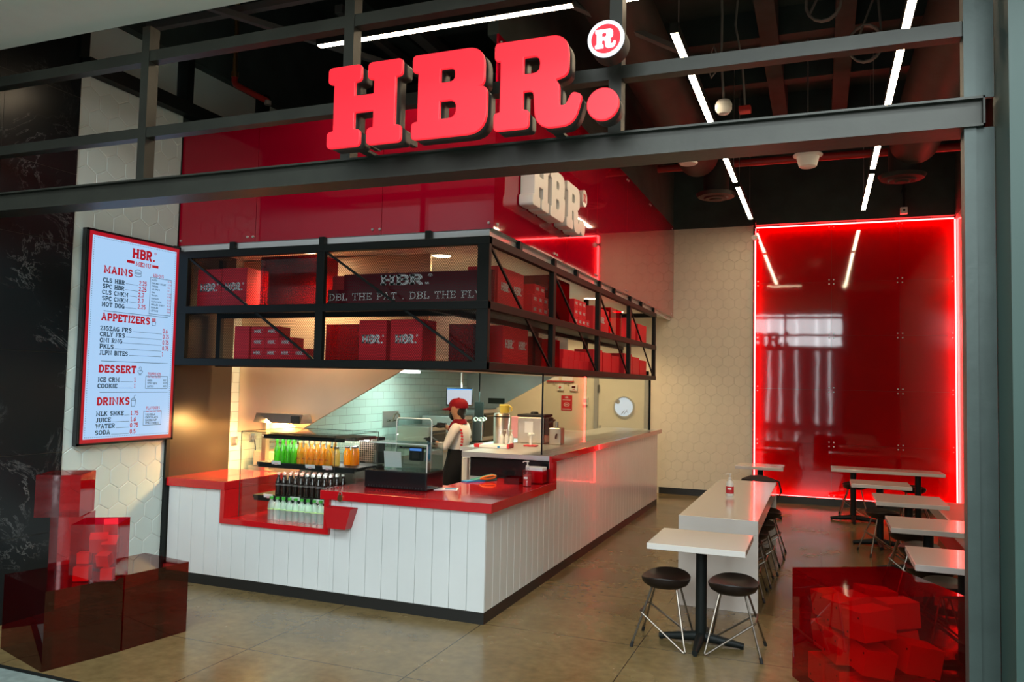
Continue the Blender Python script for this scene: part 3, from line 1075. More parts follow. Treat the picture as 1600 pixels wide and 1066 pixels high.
def mtext(s, xl, xr, yb, hpx, mb, stroke=1.9):
    if mb is mr_ and s[0].isalpha():
        mb = MB()
        HEADS.append(mb)
    a, v = mpt(xl, yb)
    b, _ = mpt(xr, yb)
    yt_, = (mpt(xl, yb - hpx)[1],)
    h = yt_ - v
    t, w = text_mb(s, h, track=0.7, stroke=stroke)
    k = (b - a) / w
    for q in t.v:
        pass
    if s == 'HBR.':
        registered(t, w, h)
    t.v = [(q[0] * k + a, -0.004, q[2] + v) for q in t.v]
    mb.merge(t)


def mline(x0, y0, x1, y1, w, mb):
    a, b = mpt(x0, y0), mpt(x1, y1)
    d = Vector((b[0] - a[0], b[1] - a[1])).normalized() * w / 2
    n = (-d.y, d.x)
    mb.quad((a[0] - n[0], -0.004, a[1] - n[1]), (b[0] - n[0], -0.004, b[1] - n[1]), (b[0] + n[0], -0.004, b[1] + n[1]), (a[0] + n[0], -0.004, a[1] + n[1]))


def hline(x0, x1, y, w, mb):
    a, v = mpt(x0, y)
    b = mpt(x1, y)[0]
    mb.quad((a, -0.004, v - w / 2), (b, -0.004, v - w / 2), (b, -0.004, v + w / 2), (a, -0.004, v + w / 2))


def mrect(x0, y0, x1, y1, w, mb):
    a, v1 = mpt(x0, y0)
    b = mpt(x1, y0)[0]
    v0 = mpt(x0, y1)[1]
    for p, q, r, s in ((a, b, v0, v0 + w), (a, b, v1 - w, v1), (a, a + w, v0, v1), (b - w, b, v0, v1)):
        mb.quad((p, -0.0035, r), (q, -0.0035, r), (q, -0.0035, s), (p, -0.0035, s))


mtext('HBR.', 256, 360, 178, 44, mr_, 2.4)
mtext('MENU', 270, 340, 214, 20, mr_)
hline(233, 266, 193, 0.024, mr_)
hline(346, 376, 214, 0.024, mr_)
for s, xl, xr, yb, h in (('MAINS', 140, 258, 247, 33), ('APPETIZERS', 128, 335, 458, 34), ('DESSERT', 115, 270, 688, 34), ('DRINKS', 106, 240, 832, 34)):
    mtext(s, xl, xr, yb, h, mr_, 2.3)
for s, xl, xr, yb, pr, pl, p2 in (
        ('CLS HBR', 137, 224, 288, '2.25', 285, 320), ('SPC HBR', 135, 222, 315, '2.25', 283, 318), ('CLS CHKN', 133, 238, 342, '2.7', 280, 307),
        ('SPC CHKN', 132, 237, 369, '2.7', 278, 305), ('HOT DOG', 131, 222, 396, '2.25', 278, 314),
        ('ZIGZAG FRS', 124, 251, 502, '0.6', 398, 423), ('CRLY FRS', 122, 222, 528, '0.75', 398, 430), ('ONI RNG', 121, 211, 555, '0.75', 396, 429),
        ('PKLS', 120, 175, 582, '0.75', 395, 428), ('JLPN BITES', 118, 234, 610, '1', 393, 401),
        ('ICE CRM', 112, 198, 729, '1', 260, 268), ('COOKIE', 110, 188, 757, '1', 259, 267),
        ('MLK SHKE', 103, 214, 879, '1.75', 244, 280), ('JUICE', 102, 160, 907, '1.6', 243, 268), ('WATER', 100, 177, 934, '0.75', 241, 278), ('SODA', 98, 157, 962, '0.5', 240, 266)):
    mtext(s, xl, xr, yb, 20, md_, 2.1)
    slope = 0.20 if yb < 420 else 0.10 if yb < 640 else 0.0
    mtext(pr, pl, p2, yb + (pl - xl) * (0.085 - 0.085 * (yb - 250) / 480), 20, mr_, 2.0)
    hline(xr + 4, pl - 4, yb - 1 + (xr - xl) * (0.085 - 0.085 * (yb - 250) / 480), 0.003, md_)
for y in (416, 637, 775):
    hline(138 - (y - 416) * 0.055, 425, y, 0.004, md_)
# small boxed lists
mrect(338, 262, 447, 428, 0.004, md_)
mtext('ADD-ONS', 350, 402, 262, 15, mr_)
for i, (s, p_) in enumerate((('PATTY', '0.75'), ('CHICKEN FILLET', '1.75'), ('CHEESE', '0.2'), ('JALAPENO', '0.1'), ('EGG', '0.25'), ('TOMATO', '0.05'), ('MUSTARD', '0.12'), ('MAYONNAISE', '0.12'), ('GRILLED ONION', '0.12'), ('PICKLES', '0.05'), ('LETTUCE', '0.05'))):
    yb = 279 + i * 13.6
    mtext(s, 345 - i * 0.6, 345 - i * 0.6 + 5.0 * len(s), yb, 7, md_)
    mtext(p_, 424 - i * .5, 424 - i * .5 + 4.6 * len(p_), yb + 8, 7, mr_)
mrect(315, 702, 426, 758, 0.004, md_)
mtext('TOPPINGS', 324, 388, 700, 13, mr_)
mtext('FOR THE ICE CRM', 323, 388, 710, 6, mr_)
for i, (s, p_) in enumerate((('OREO', '0.2'), ('STRW BRY', '0.25'), ('LOTUS', '0.3'))):
    mtext(s, 322, 322 + 6 * len(s), 726 + i * 13, 8, md_)
    mtext(p_, 402, 402 + 5 * len(p_), 725 + i * 13, 8, md_)
mrect(305, 856, 394, 920, 0.004, md_)
mtext('FLAVOURS', 316, 384, 850, 13, mr_)
mtext('FOR THE MLK SHKE', 315, 388, 861, 6, mr_)
for i, s in enumerate(('VANILLA', 'CHOCOLATE', 'HAZELNUT', 'STRAWBERRY')):
    mtext(s, 312, 312 + 7 * len(s), 877 + i * 12.5, 9, md_)
# little line drawings: burger, fries, cup, shake
for cx, cy, kind in ((281, 248, 'b'), (354, 462, 'f'), (289, 680, 'c'), (257, 818, 's')):
    u, v = mpt(cx, cy)
    def ring(pts):
        for a, b in zip(pts, pts[1:]):
            d = Vector((b[0] - a[0], b[1] - a[1])).normalized() * 0.0022
            md_.quad((u + a[0] + d.y, -0.004, v + a[1] - d.x), (u + b[0] + d.y, -0.004, v + b[1] - d.x), (u + b[0] - d.y, -0.004, v + b[1] + d.x), (u + a[0] - d.y, -0.004, v + a[1] + d.x))
    if kind == 'b':
        ring(arc(0, 0.006, .036, .026, 0, 180) + [(.036, .006)])
        ring([(-.038, -.004), (.038, -.004)])
        ring([(-.036, -.012)] + arc(0, -.014, .036, .014, 180, 360) + [(.036, -.010)])
    elif kind == 'f':
        ring([(-.022, .0), (-.017, -.034), (.017, -.034), (.022, .0), (-.022, 0)])
        for q in (-.016, -.006, .004, .014):
            mr_.quad((u + q - .004, -0.004, v), (u + q + .004, -0.004, v), (u + q + .004, -0.004, v + .03), (u + q - .004, -0.004, v + .03))
    elif kind == 'c':
        ring([(-.026, 0)] + arc(0, 0, .026, .026, 180, 360) + [(-.026, 0)])
        ring(arc(0, .018, .012, .018, -90, 200, 10))
        ring([(-.014, -.034), (.014, -.034)])
    else:
        ring([(-.024, .018), (-.017, -.036), (.017, -.036), (.024, .018), (-.024, .018)])
        ring(arc(0, .02, .022, .016, 0, 180))
        ring([(.004, .035), (.012, .058), (.026, .062)])
for hd_ in HEADS:
    hd_.build('heading_lettering', 'screen_red', mn, fixn=False)
mr_.build('price_lettering', 'screen_red', mn, fixn=False)
md_.build('item_lettering', 'screen_dark', mn, fixn=False)
# dotted inner border
db = MB()
for i in range(88):
    z = 0.064 + i * (MH - 0.128) / 87
    for x in (0.062, MW - 0.066):
        db.quad((x, -0.003, z), (x + 0.004, -0.003, z), (x + 0.004, -0.003, z + 0.008), (x, -0.003, z + 0.008))
for i in range(50):
    x = 0.064 + i * (MW - 0.128) / 49
    for z in (0.062, MH - 0.066):
        db.quad((x, -0.003, z), (x + 0.008, -0.003, z), (x + 0.008, -0.003, z + 0.004), (x, -0.003, z + 0.004))
db.build('dotted_border', 'screen_dark', mn, fixn=False)

# ================================================================== COUNTER
ct = thing('service_counter', 'L-shaped service counter clad in white upright boards with a black kick', 'counter', (0, 0, 0))
RX0, RX1, RZ = -4.95, -3.81, 0.561       # notch for the drinks case
pn = MB()
x = XS
while x > XL + 0.01:
    xa, xb = max(x - 0.149, XL + 0.035), x
    zt = 0.85
    if xb <= RX0 + 0.0 or xa >= RX1:
        pn.box(xa, xb, YF, YF + 0.014, 0.088, zt)
    elif xa >= RX0 and xb <= RX1:
        pn.box(xa, xb, YF, YF + 0.014, 0.088, RZ)
    elif xa < RX0 < xb:
        pn.box(xa, RX0, YF, YF + 0.014, 0.088, zt).box(RX0, xb, YF, YF + 0.014, 0.088, RZ)
    else:
        pn.box(xa, RX1, YF, YF + 0.014, 0.088, RZ).box(RX1, xb, YF, YF + 0.014, 0.088, zt)
    x -= 0.152
pn.build('front_boards', 'white_panel', ct, bevel=0.0035, seg=1)
pn = MB()
y = YF + 0.016
while y < 12.45:
    yb_ = min(y + 0.149, 12.5)
    pn.box(XS - 0.014, XS, y, yb_, 0.088, 0.85 if yb_ < 7.21 else 1.11)
    y += 0.152
pn.build('side_boards', 'white_panel', ct, bevel=0.0035, seg=1)
MB().box(XL + 0.035, XS, YF + 0.001, 6.2, 0.0, 0.086).box(XS - 0.6, XS, 6.2, 12.47, 0.0, 0.086).build('kick_plate', 'black_kick', ct)
MB().box(XL + 0.035, XS - 0.014, YF + 0.012, 6.36, 0.086, RZ).box(XL + 0.035, RX0, YF + 0.012, 6.36, RZ, 0.848).box(RX1, XS - 0.014, YF + 0.012, 6.36, RZ, 0.848) \
    .box(-3.08, XS - 0.014, 6.36, 7.21, 0.086, 0.848).box(-3.25, XS - 0.014, 7.215, 12.49, 0.086, 1.108).build('carcass', 'plastic_white', ct)
MB().box(-3.252, XS + 0.0, 7.200, 7.216, 0.926, 1.11).build('riser_panel', 'black_gloss', ct)
rc = MB()
rc.box(RX0, RX0 + 0.045, 5.605, 6.45, RZ, 0.851).box(RX0 + 0.045, RX1 - 0.05, 5.605, 6.45, RZ, RZ + 0.045).box(RX1 - 0.05, RX1, 5.605, 6.45, RZ, 0.851)
rc.build('notch_lining', 'red_top', ct)

wt = MB()
poly = [(-3.90, 5.60), (-2.342, 5.60), (-2.342, 7.199), (-3.12, 7.199), (-3.12, 6.42), (-3.90, 6.42)]
wt.prism(poly, 0.851, 0.925, 'XY')
tag(wt.build('worktop', 'red_top', bevel=0.004), 'glossy red worktop of the till corner with hand gel and card reader on it', 'worktop')
tag(MB().box(XL + 0.01, RX0 + 0.045, 5.60, 6.45, 0.852, 0.925).build('worktop', 'red_top', bevel=0.004), 'short glossy red worktop between the dark wall panel and the drinks case', 'worktop')
MB_ = MB().box(-3.30, -2.372, 7.10, 12.62, 1.112, 1.17)
rt = thing('raised_top', 'long steel-topped raised counter ledge under the glass screen', 'worktop', (0, 0, 0))
MB().box(-3.30, -2.385, 7.10, 12.62, 1.125, 1.17).build('steel_top', 'steel_soft', rt)
MB().box(-2.385, -2.360, 7.09, 12.62, 1.112, 1.171).build('front_edge', 'red_top', rt)
MB().box(-2.384, -2.345, 7.09, 7.20, 0.926, 1.112).build('drop_edge', 'red_top', rt)

# glass screen on the ledge, up to the cage
gs = thing('glass_screen', 'clear glass screen standing on the raised ledge below the cage', 'screen', (0, 0, 0))
MB().box(-2.506, -2.498, 7.205, 12.30, 1.171, 1.95).build('pane', 'glass_dim', gs)
MB().box(-2.509, -2.494, 7.195, 7.205, 1.171, 1.95).build('edge', 'black_gloss', gs)
MB().box(-2.515, -2.485, 12.30, 12.33, 1.171, 1.95).build('post', 'black_metal', gs)

# red bin hung on the front boards and brass padlock
bn = MB()
a = [(-3.80, 5.515), (-3.545, 5.515), (-3.545, 5.629), (-3.80, 5.629)]
b = [(-3.775, 5.53), (-3.60, 5.53), (-3.60, 5.629), (-3.775, 5.629)]
bn._add([(p[0], p[1], 0.632) for p in b] + [(p[0], p[1], 0.80) for p in a], [(3, 2, 1, 0), (0, 1, 5, 4), (1, 2, 6, 5), (2, 3, 7, 6), (3, 0, 4, 7)])
bn._add([(p[0] * .97 - .11, p[1] * .985 + 0.083, 0.645) for p in b] + [(p[0] * .97 - .11, p[1] * .985 + .083, 0.80) for p in a], [(0, 1, 2, 3), (4, 5, 1, 0), (5, 6, 2, 1), (6, 7, 3, 2), (7, 4, 0, 3)])
tag(bn.build('litter_bin', 'red_board'), 'small red tapered bin hung on the white boards by the drinks case', 'bin')
lk = thing('padlock', 'small brass padlock on the red worktop edge over the red bin', 'padlock', (-3.695, 5.592, 0.872))
MB().lathe([(0, -.008), (.022, -.008), (.022, .008), (0, .008)], (0, 0, 0), 16, axis='Y', sy=1.3).build('lock_body', 'brass', lk, smooth=True)
MB().tube([(-.014, 0, .02)] + [(.014 * math.cos(t), 0, .034 + .016 * math.sin(t)) for t in [PI, 2.4, 1.57, .7, 0]] + [(.014, 0, .02)], .004).build('shackle', 'chrome', lk, smooth=True)

# ================================================================== GLASS DRINKS CASE
cs = thing('drinks_case', 'glass drinks case set in the notch of the white counter', 'display case', (0, 0, 0))
CX0, CX1, CY0, CY1, CZ = -4.835, -3.845, 5.715, 6.42, 1.372
g = MB().box(CX0, CX1, CY0, CY0 + 0.006, RZ + 0.046, CZ - 0.006)
g2 = MB().box(CX1 - 0.006, CX1, CY0 + 0.006, CY1, 0.926, CZ - 0.006)
g.build('front_pane', 'glass', cs)
g2.build('side_pane', 'glass', cs)
MB().box(CX0, CX0 + 0.006, CY0 + 0.006, CY1, RZ + 0.046, CZ - 0.006).build('side_pane', 'glass', cs)
MB().box(CX0, CX1, CY0, CY1, CZ - 0.006, CZ).build('top_pane', 'glass_dim', cs)
e = MB()
for p, q in (((CX0, CY0, RZ + .05), (CX0, CY0, CZ)), ((CX1, CY0, .926), (CX1, CY0, CZ)), ((CX0, CY0, CZ), (CX1, CY0, CZ)), ((CX0, CY1, CZ), (CX1, CY1, CZ)), ((CX1, CY0, CZ), (CX1, CY1, CZ)), ((CX0, CY0, CZ), (CX0, CY1, CZ)), ((CX1, CY1, .926), (CX1, CY1, CZ))):
    e.bar(p, q, 0.005)
e.build('pane_edges', 'steel_dark', cs)
MB().box(-4.72, -3.86, 6.05, 6.40, 1.305, 1.335).build('canopy', 'black_metal', cs)
MB().box(-4.66, -3.90, 6.22, 6.26, 1.295, 1.304).build('canopy_light', 'led_case', cs)
MB().box(-4.78, -3.72, 5.865, 6.30, 1.062, 1.090).build('upper_shelf', 'black_metal', cs)
MB().box(-4.78, -3.90, 5.83, 6.40, 0.772, 0.798).build('middle_shelf', 'black_metal', cs)
MB().box(-4.66, -3.92, 5.885, 5.90, 1.052, 1.061).build('shelf_light', 'led_case', cs)
MB().box(-4.76, -3.74, 5.855, 5.864, 1.046, 1.091).box(-4.76, -3.90, 5.82, 5.829, 0.752, 0.799).build('shelf_lip', 'black_metal', cs)
MB().box(-4.70, -3.90, 5.885, 5.895, 1.318, 1.328).build('canopy_light', 'led_case', cs)
MB().box(-4.66, -3.92, 6.36, 6.37, 1.285, 1.30).build('canopy_light', 'led_case', cs)
MB().box(-4.72, -3.86, 5.870, 5.884, 1.305, 1.34).box(-4.72, -3.86, 5.870, 6.06, 1.335, 1.34).build('canopy_lip', 'black_metal', cs)
MB().box(-4.56, -3.90, 5.85, 5.87, 0.762, 0.771).build('shelf_light', 'led_case', cs)
MB().box(-4.56, -3.90, 6.33, 6.36, 0.755, 0.768).build('shelf_light', 'led_case', cs)
rk = MB()
for i in range(30):
    rk.box(-4.50 + i * 0.022, -4.498 + i * 0.022, 6.40, 6.404, 1.09, 1.30)
for i in range(10):
    rk.box(-4.50, -3.86, 6.396, 6.40, 1.10 + i * 0.02, 1.102 + i * 0.02)
rk.build('wire_back', 'steel', cs)
MB().box(-4.58, -3.87, 6.42, 6.43, RZ + .05, .76).box(-4.58, -3.87, 6.42, 6.43, .80, 1.06, 1).build('back_panel', ['plastic_white', 'steel_dark'], cs)
MB().box(-4.60, -4.585, 5.85, 6.40, RZ + .046, 0.77).build('divider', 'steel_soft', cs)

for i, (x, y, z) in enumerate(((-4.555, 5.855, 1.085), (-4.19, 5.855, 1.072), (-4.01, 5.855, 1.072), (-4.60, 5.82, .79), (-4.31, 5.82, .785), (-4.06, 5.82, .78))):
    lab = f'small white price tag clipped to the {"upper" if i < 3 else "middle"} case shelf, {ORD[i % 3]} along it'
    t = thing('price_tag', lab, 'price tag', (x, y, z), 0, 'price tags in the drinks case')
    MB().rbox((0, 0, 0), (0.10, 0.003, 0.052), (0.25, 0, 0)).build('card', 'paper', t)
    w = MB()
    for k in range(3):
        w.rbox((0, -0.0035 - .0025 * (k - 1), 0.012 - k * 0.010), (0.045 - k * .008, 0.001, 0.005), (0.25, 0, 0))
    w.build('printed_price', 'sticker_pink', t)


def bottle_proto(kind):
    """glass/plastic bottle + cap (+ label) meshes, base at z=0"""
    if kind == 'green':
        prof = [(0, 0.0), (.026, .0), (.028, .01), (.028, .10), (.024, .125), (.013, .155), (.0115, .185), (.0115, .20)]
        return prof, 'green_glass', [(.013, .198), (.013, .212), (0, .212)], 'cap_green', None
    if kind == 'orange':
        prof = [(0, 0), (.027, 0), (.029, .01), (.029, .11), (.023, .14), (.014, .165), (.014, .185)]
        return prof, 'orange_drink', [(.016, .183), (.016, .203), (0, .203)], 'cap_orange', None
    if kind in ('pale', 'amber'):
        prof = [(0, 0), (.030, 0), (.032, .01), (.032, .115), (.022, .14), (.022, .15)]
        return prof, kind + '_drink', [(.023, .15), (.023, .165), (0, .165)], 'cap_black', None
    if kind == 'cola':
        prof = [(0, 0), (.026, 0), (.027, .02), (.023, .05), (.027, .09), (.027, .115), (.018, .145), (.011, .17), (.011, .188)]
        return prof, 'cola', [(.0165, .184), (.0165, .202), (0, .202)], 'cap_pink', [(.0276, .092), (.0276, .106)]
    prof = [(0, 0), (.028, 0), (.030, .01), (.028, .06), (.030, .07), (.030, .125), (.022, .155), (.0125, .172), (.0125, .182)]
    return prof, 'water', [(.0165, .178), (.0165, .199), (0, .199)], 'cap_green', [(.0303, .088), (.0303, .096)]


M['label_lime'] = mat('label_lime', (0.50, 0.72, 0.30), 0.5)
M['label_script'] = mat('label_script', (0.22, 0.02, 0.01), 0.6)
M['label_white'] = mat('label_white', (0.16, 0.14, 0.14), 0.5)
BOT = {}


def bottle(kind, x, y, z, label, group, cap_m=None):
    key = (kind, cap_m)
    if key not in BOT:
        prof, m, cp, cm, lb = bottle_proto(kind)
        n = 14
        a = MB().lathe(prof, n=n).data('bottle', m, True)
        b = MB().lathe([(0, cp[0][1])] + cp, n=n).data('bottle_cap', cap_m or cm, True)
        c = MB().lathe(lb, n=n).data('bottle_label', 'label_lime' if kind == 'water' else 'label_white', True) if lb else None
        if kind == 'orange':                       # dark red script on the front
            q = MB()
            for i_ in range(7):
                x_, z_ = -.021 + i_ * .006, .045 + (.006 if i_ % 2 else 0)
                q.rbox((x_, -.0300 + x_ * x_ * 17, z_), (.008, .0012, .0035), (0, .6 if i_ % 2 else -.6, 0))
            c = q.data('bottle_script', 'label_script', False)
        BOT[key] = (a, b, c)
    a, b, c = BOT[key]
    t = thing('drink_bottle', label, 'bottle', (x, y, z), random.uniform(0, 6), group)
    if kind == 'orange':
        t.rotation_euler.z = 0
    for nm, me in (('bottle', a), ('cap', b), ('label_band', c)):
        if me:
            o = bpy.data.objects.new(nm, me)
            COL.objects.link(o)
            o.parent = t
    return t


ROW = ['front', 'second', 'third', 'rear']
for r in range(3):
    for i in range(4 if r < 2 else 3):
        bottle('green', -4.605 + i * .0605 + r * 0.02, 5.925 + r * .065, 1.091, f'green glass bottle, {ROW[r]} row of the upper case shelf, {ORD[i]} from the dark wall', 'green bottles in the case')
for r in range(2):
    for i in range(6):
        bottle('orange', -4.352 + i * .0600 - (0 if r == 0 else -0.02), 5.925 + r * .066, 1.091, f'orange drink bottle in the {ROW[r]} row beside the green bottles, {ORD[i]} along', 'orange drinks in the case')
for i in range(2):
    bottle('pale', -4.055 + i * .068 + .0, 5.95, 1.091, f'pale yellow juice bottle with black cap, {ORD[i]} after the orange drinks', 'pale juices in the case', None)
for i in range(3):
    bottle('amber', -3.945 + (0, .068, .040)[i] , 6.06 + (0, 0.0, .075)[i], 1.091, f'amber juice bottle with black cap nearest the till on the upper shelf, {["front", "second", "rear"][i]} of three', 'amber juices in the case')
for r in range(4):
    for i in range(9):
        pk = i < 5 - r * 0 and r < 4
        bottle('cola', -4.555 + i * .0615 + r * .022, 5.895 + r * .064, 0.799, f'dark cola bottle with {"pink" if i < 5 else "white"} cap in the {ROW[r]} row of the middle shelf, {ORD[i]} along', 'cola bottles in the case', None if i < 5 else 'cap_white')
for r in range(3):
    for i in range(10):
        wb = bottle('water', -4.530 + i * .0645 + r * .015, 5.775 + (0, .089, .157)[r], RZ + .046, f'clear water bottle with green cap in the {ROW[r]} row at the case bottom, {ORD[i]} along', 'water bottles in the case')
        wb.scale.z = 1.0 if r == 0 else .79

# ================================================================== HANGING CAGE SHELF
cg = thing('cage_shelf', 'black steel mesh cage shelf hung over the counter full of red boxes', 'shelf', (0, 0, 0))
ZB0, ZB1, ZT0, ZT1, ZM0, ZM1 = 1.952, 2.015, 2.935, 3.000, 2.425, 2.492
CD = 0.52                                    # depth of the cage
f = MB()
FX0 = -5.52
for y0, y1 in ((5.575, 5.630), (5.575 + CD, 5.63 + CD)):
    xe = XS if y0 < 6 else XS - CD - .056
    f.box(FX0, xe, y0, y1, ZB0, ZB1).box(FX0, xe, y0, y1, ZM0, ZM1)
    if y0 < 6:
        f.box(FX0, xe, y0, y1, ZT0, ZT1)
    for x0, x1 in ((FX0, -5.41), (-4.00, -3.925), (-2.50, XS)) if y0 < 6 else ((FX0, -5.47), (-4.35, -4.30)):
        f.box(x0, x1, y0 + .002, y1 - .002, ZB0, ZT1)
f.build('front_frame', 'black_metal', cg, bevel=0.003, seg=1)
f = MB()
for x0, x1 in ((XS - .055, XS), (XS - .055 - CD, XS - CD)):
    f.box(x0, x1, 5.63, 12.30, ZB0, ZB1).box(x0, x1, 5.63, 12.30, ZM0, ZM1)
    if x1 == XS:
        f.box(x0, x1, 5.63, 12.30, ZT0, ZT1)
    for y in (7.22, 8.90, 10.50, 12.23) if x1 == XS else (8.20, 10.2, 12.23):
        f.box(x0 + .002, x1 - .002, y - .04, y + .04, ZB0, ZT1)
for y in (12.23, ):
    f.box(XS - CD, XS, y, y + .05, ZB0, ZB1).box(XS - CD, XS, y, y + .05, ZT0, ZT1)
f.build('side_frame', 'black_metal', cg, bevel=0.003, seg=1)
for a, b in (((-5.41, 5.60, ZT0), (-4.01, 5.60, ZB1)), ((-3.92, 5.60, ZT0), (-2.51, 5.60, ZB1))):
    MB().bar(a, b, 0.018).build('brace', 'black_metal', cg)
for y0, y1 in ((5.66, 7.18), (7.26, 8.86), (8.94, 10.46), (10.54, 12.19)):
    MB().bar((XS - .028, y0, ZT0), (XS - .028, y1, ZB1), 0.018).build('brace', 'black_metal', cg)
for z in (ZB0 + .045, ZM0 + .045):
    s = MB().box(FX0 + .01, XS - .03, 5.632, 5.575 + CD - .002, z, z + .0215)
    s.build('shelf_board', 'black_metal', cg)
    MB().box(XS - CD + .002, XS - .057, 6.15, 12.22, z, z + .0215).build('shelf_board', 'black_metal', cg)
for x in (-4.96, -4.0, -2.98):
    MB().box(x, x + .05, 5.60, 5.64, 3.0, 3.07).build('hanger', 'black_metal', cg)
for y in (6.25, 7.2, 7.95, 8.9, 9.6, 10.5, 11.2, 12.1):
    MB().box(XS - .038, XS - .002, y, y + .06, 3.0, 3.07).build('hanger', 'black_metal', cg)


def mesh_panel(u0, u1, v0, v1, P, nm='wire_mesh'):
    """expanded metal: zigzag strands, real holes"""
    pu, pv, t = 0.020, 0.0125, 0.0042
    nu, nv = int((u1 - u0) / pu), int((v1 - v0) / pv)
    du, dv = (u1 - u0) / nu, (v1 - v0) / nv
    mb = MB()
    vs, fs = [], []
    for r in range(nv + 1):
        for i in range(2 * nu + 1):
            u = u0 + i * du / 2
            s = 1 if (i + r) % 2 else -1
            vc = v0 + r * dv + s * dv / 2 * 0.86
            vc = min(max(vc, v0), v1)
            o = len(vs)
            vs += [P(u, vc - t / 2), P(u, vc + t / 2)]
            if i:
                fs.append((o - 2, o, o + 1, o - 1))
    mb.v, mb.f, mb.mi = vs, fs, [0] * len(fs)
    return mb.build(nm, 'black_metal', cg, fixn=False)


mesh_panel(-5.41, -4.00, ZB1 - .01, ZT0 + .01, lambda u, v: (u, 5.618, v))
mesh_panel(-3.925, -2.50, ZB1 - .01, ZT0 + .01, lambda u, v: (u, 5.618, v))
mesh_panel(5.63, 7.18, ZB1 - .01, ZT0 + .01, lambda u, v: (XS - .042, u, v))

# ------------------------------------------------------------------ boxes on the cage shelves
Z1, Z2 = ZB0 + .0680, ZM0 + .0680
HB, HBW = logo_mb(0.072)
HS, HSW = logo_mb(0.030)


def gift_box(c0, w, d, h, label, group, logos=(), small=False, rotz=0, m='red_box'):
    """card box with a lid line; logos: faces ('front' or 'side') that carry the printed mark"""
    t = thing('box', label, 'box', c0, rotz, group)
    MB().box(-w / 2, w / 2, -d / 2, d / 2, 0, h).build('carton', m, t, bevel=0.003, seg=1)
    T, tw = (HS, HSW) if small else (HB, HBW)
    for lg in logos:
        q = MB()
        if lg[0] == 'f':
            q.v = [(p[0] - tw / 2 + lg[1], -d / 2 - .002, p[2] + h * .42) for p in T.v]
        else:
            q.v = [(w / 2 + .002, p[0] - tw / 2 + lg[1], p[2] + h * .42) for p in T.v]
        q.f, q.mi = list(T.f), [0] * len(T.f)
        q.build('printed_logo', 'print', t, fixn=False)
    return t


def acrylic_box(c0, w, d, h, label, group=None, m='acrylic', rotz=0, open_top=False, nm='acrylic_box', cat='box'):
    mb = MB().box(-w / 2, w / 2, -d / 2, d / 2, 0, h)
    if open_top:
        mb.f = [q for q in mb.f if q != (4, 5, 7, 6)]
        mb.mi = mb.mi[:len(mb.f)]
    o = mb.build(nm, m, loc=c0, rotz=rotz)
    return tag(o, label, cat, group)


GB = 'red boxes in the cage'
gift_box((-5.273, 5.86, Z2), .280, .30, .355, 'large red logo box on the upper cage shelf next to the black corner post', GB, [('f', 0)])
gift_box((-4.985, 5.86, Z2), .285, .30, .358, 'large red logo box on the upper cage shelf beside the tall dark acrylic box', GB, [('f', 0)])
acrylic_box((-4.39, 5.87, Z2), .60, .32, .445, 'tall see-through red acrylic box on the upper cage shelf behind the first mesh panel', GB, 'acrylic_dark')
gift_box((-4.875, 5.85, Z1), .165, .28, .295, 'upright plain red box beside the stacked small boxes behind the first mesh panel', GB)
for r, n in enumerate((4, 3, 2)):
    for i in range(n):
        gift_box((-4.702 + i * .152, 5.80, Z1 + r * .0975), .150, .16, .097, f'small red logo box behind the first mesh panel, {ORD[i]} in the {["bottom", "middle", "top"][r]} row', 'small boxes behind the first mesh panel', [('f', 0)], True)
# illuminated-looking text sign on the upper shelf
tp = thing('slogan_sign', 'dark red sign with white HBR. and slogan lettering behind the mesh', 'sign', (-4.0, 5.76, Z2 + 0.002))
MB().box(0, 1.55, 0.002, 0.06, 0, 0.135).box(0.15, 1.55, 0.016, 0.06, 0.137, 0.268).build('panel', 'sign_panel', tp)
MB().box(0.0, 1.55, 0.061, 0.068, 0, 0.265).build('backing', 'red_board', tp)
tx, tw = text_mb('HBR.', 0.085, track=0.5, stroke=2.2, serif_t=2.0)
registered(tx, tw, 0.085)
tx.v = [(p[0] * .47 / tw + .515, 0.012, p[2] + .165) for p in tx.v]
tx.build('logo_lettering', 'print', tp, fixn=False)
tx, tw = text_mb('DBL THE PAT . DBL THE FLVR', 0.062, track=0.5, stroke=1.15, serif_t=1.0)
tx.v = [(p[0] * 1.53 / tw + .01, -0.002, p[2] + .040) for p in tx.v if True]
tx.build('slogan_lettering', 'print', tp, fixn=False)
acrylic_box((-3.80, 5.86, Z1), .36, .28, .305, 'dark red acrylic box on the lower cage shelf against the centre post', GB, 'acrylic_dark')
gift_box((-3.505, 5.83, Z1), .265, .25, .338, 'tall red logo box on the lower cage shelf nearer the centre post', GB, [('f', 0)])
gift_box((-3.185, 5.83, Z1), .300, .25, .342, 'tall red logo box on the lower cage shelf right under the slogan sign', GB, [('f', 0)])
acrylic_box((-2.68, 5.86, Z1), .25, .26, .30, 'dark red acrylic box on the lower cage shelf at the corner post', GB, 'acrylic_dark')
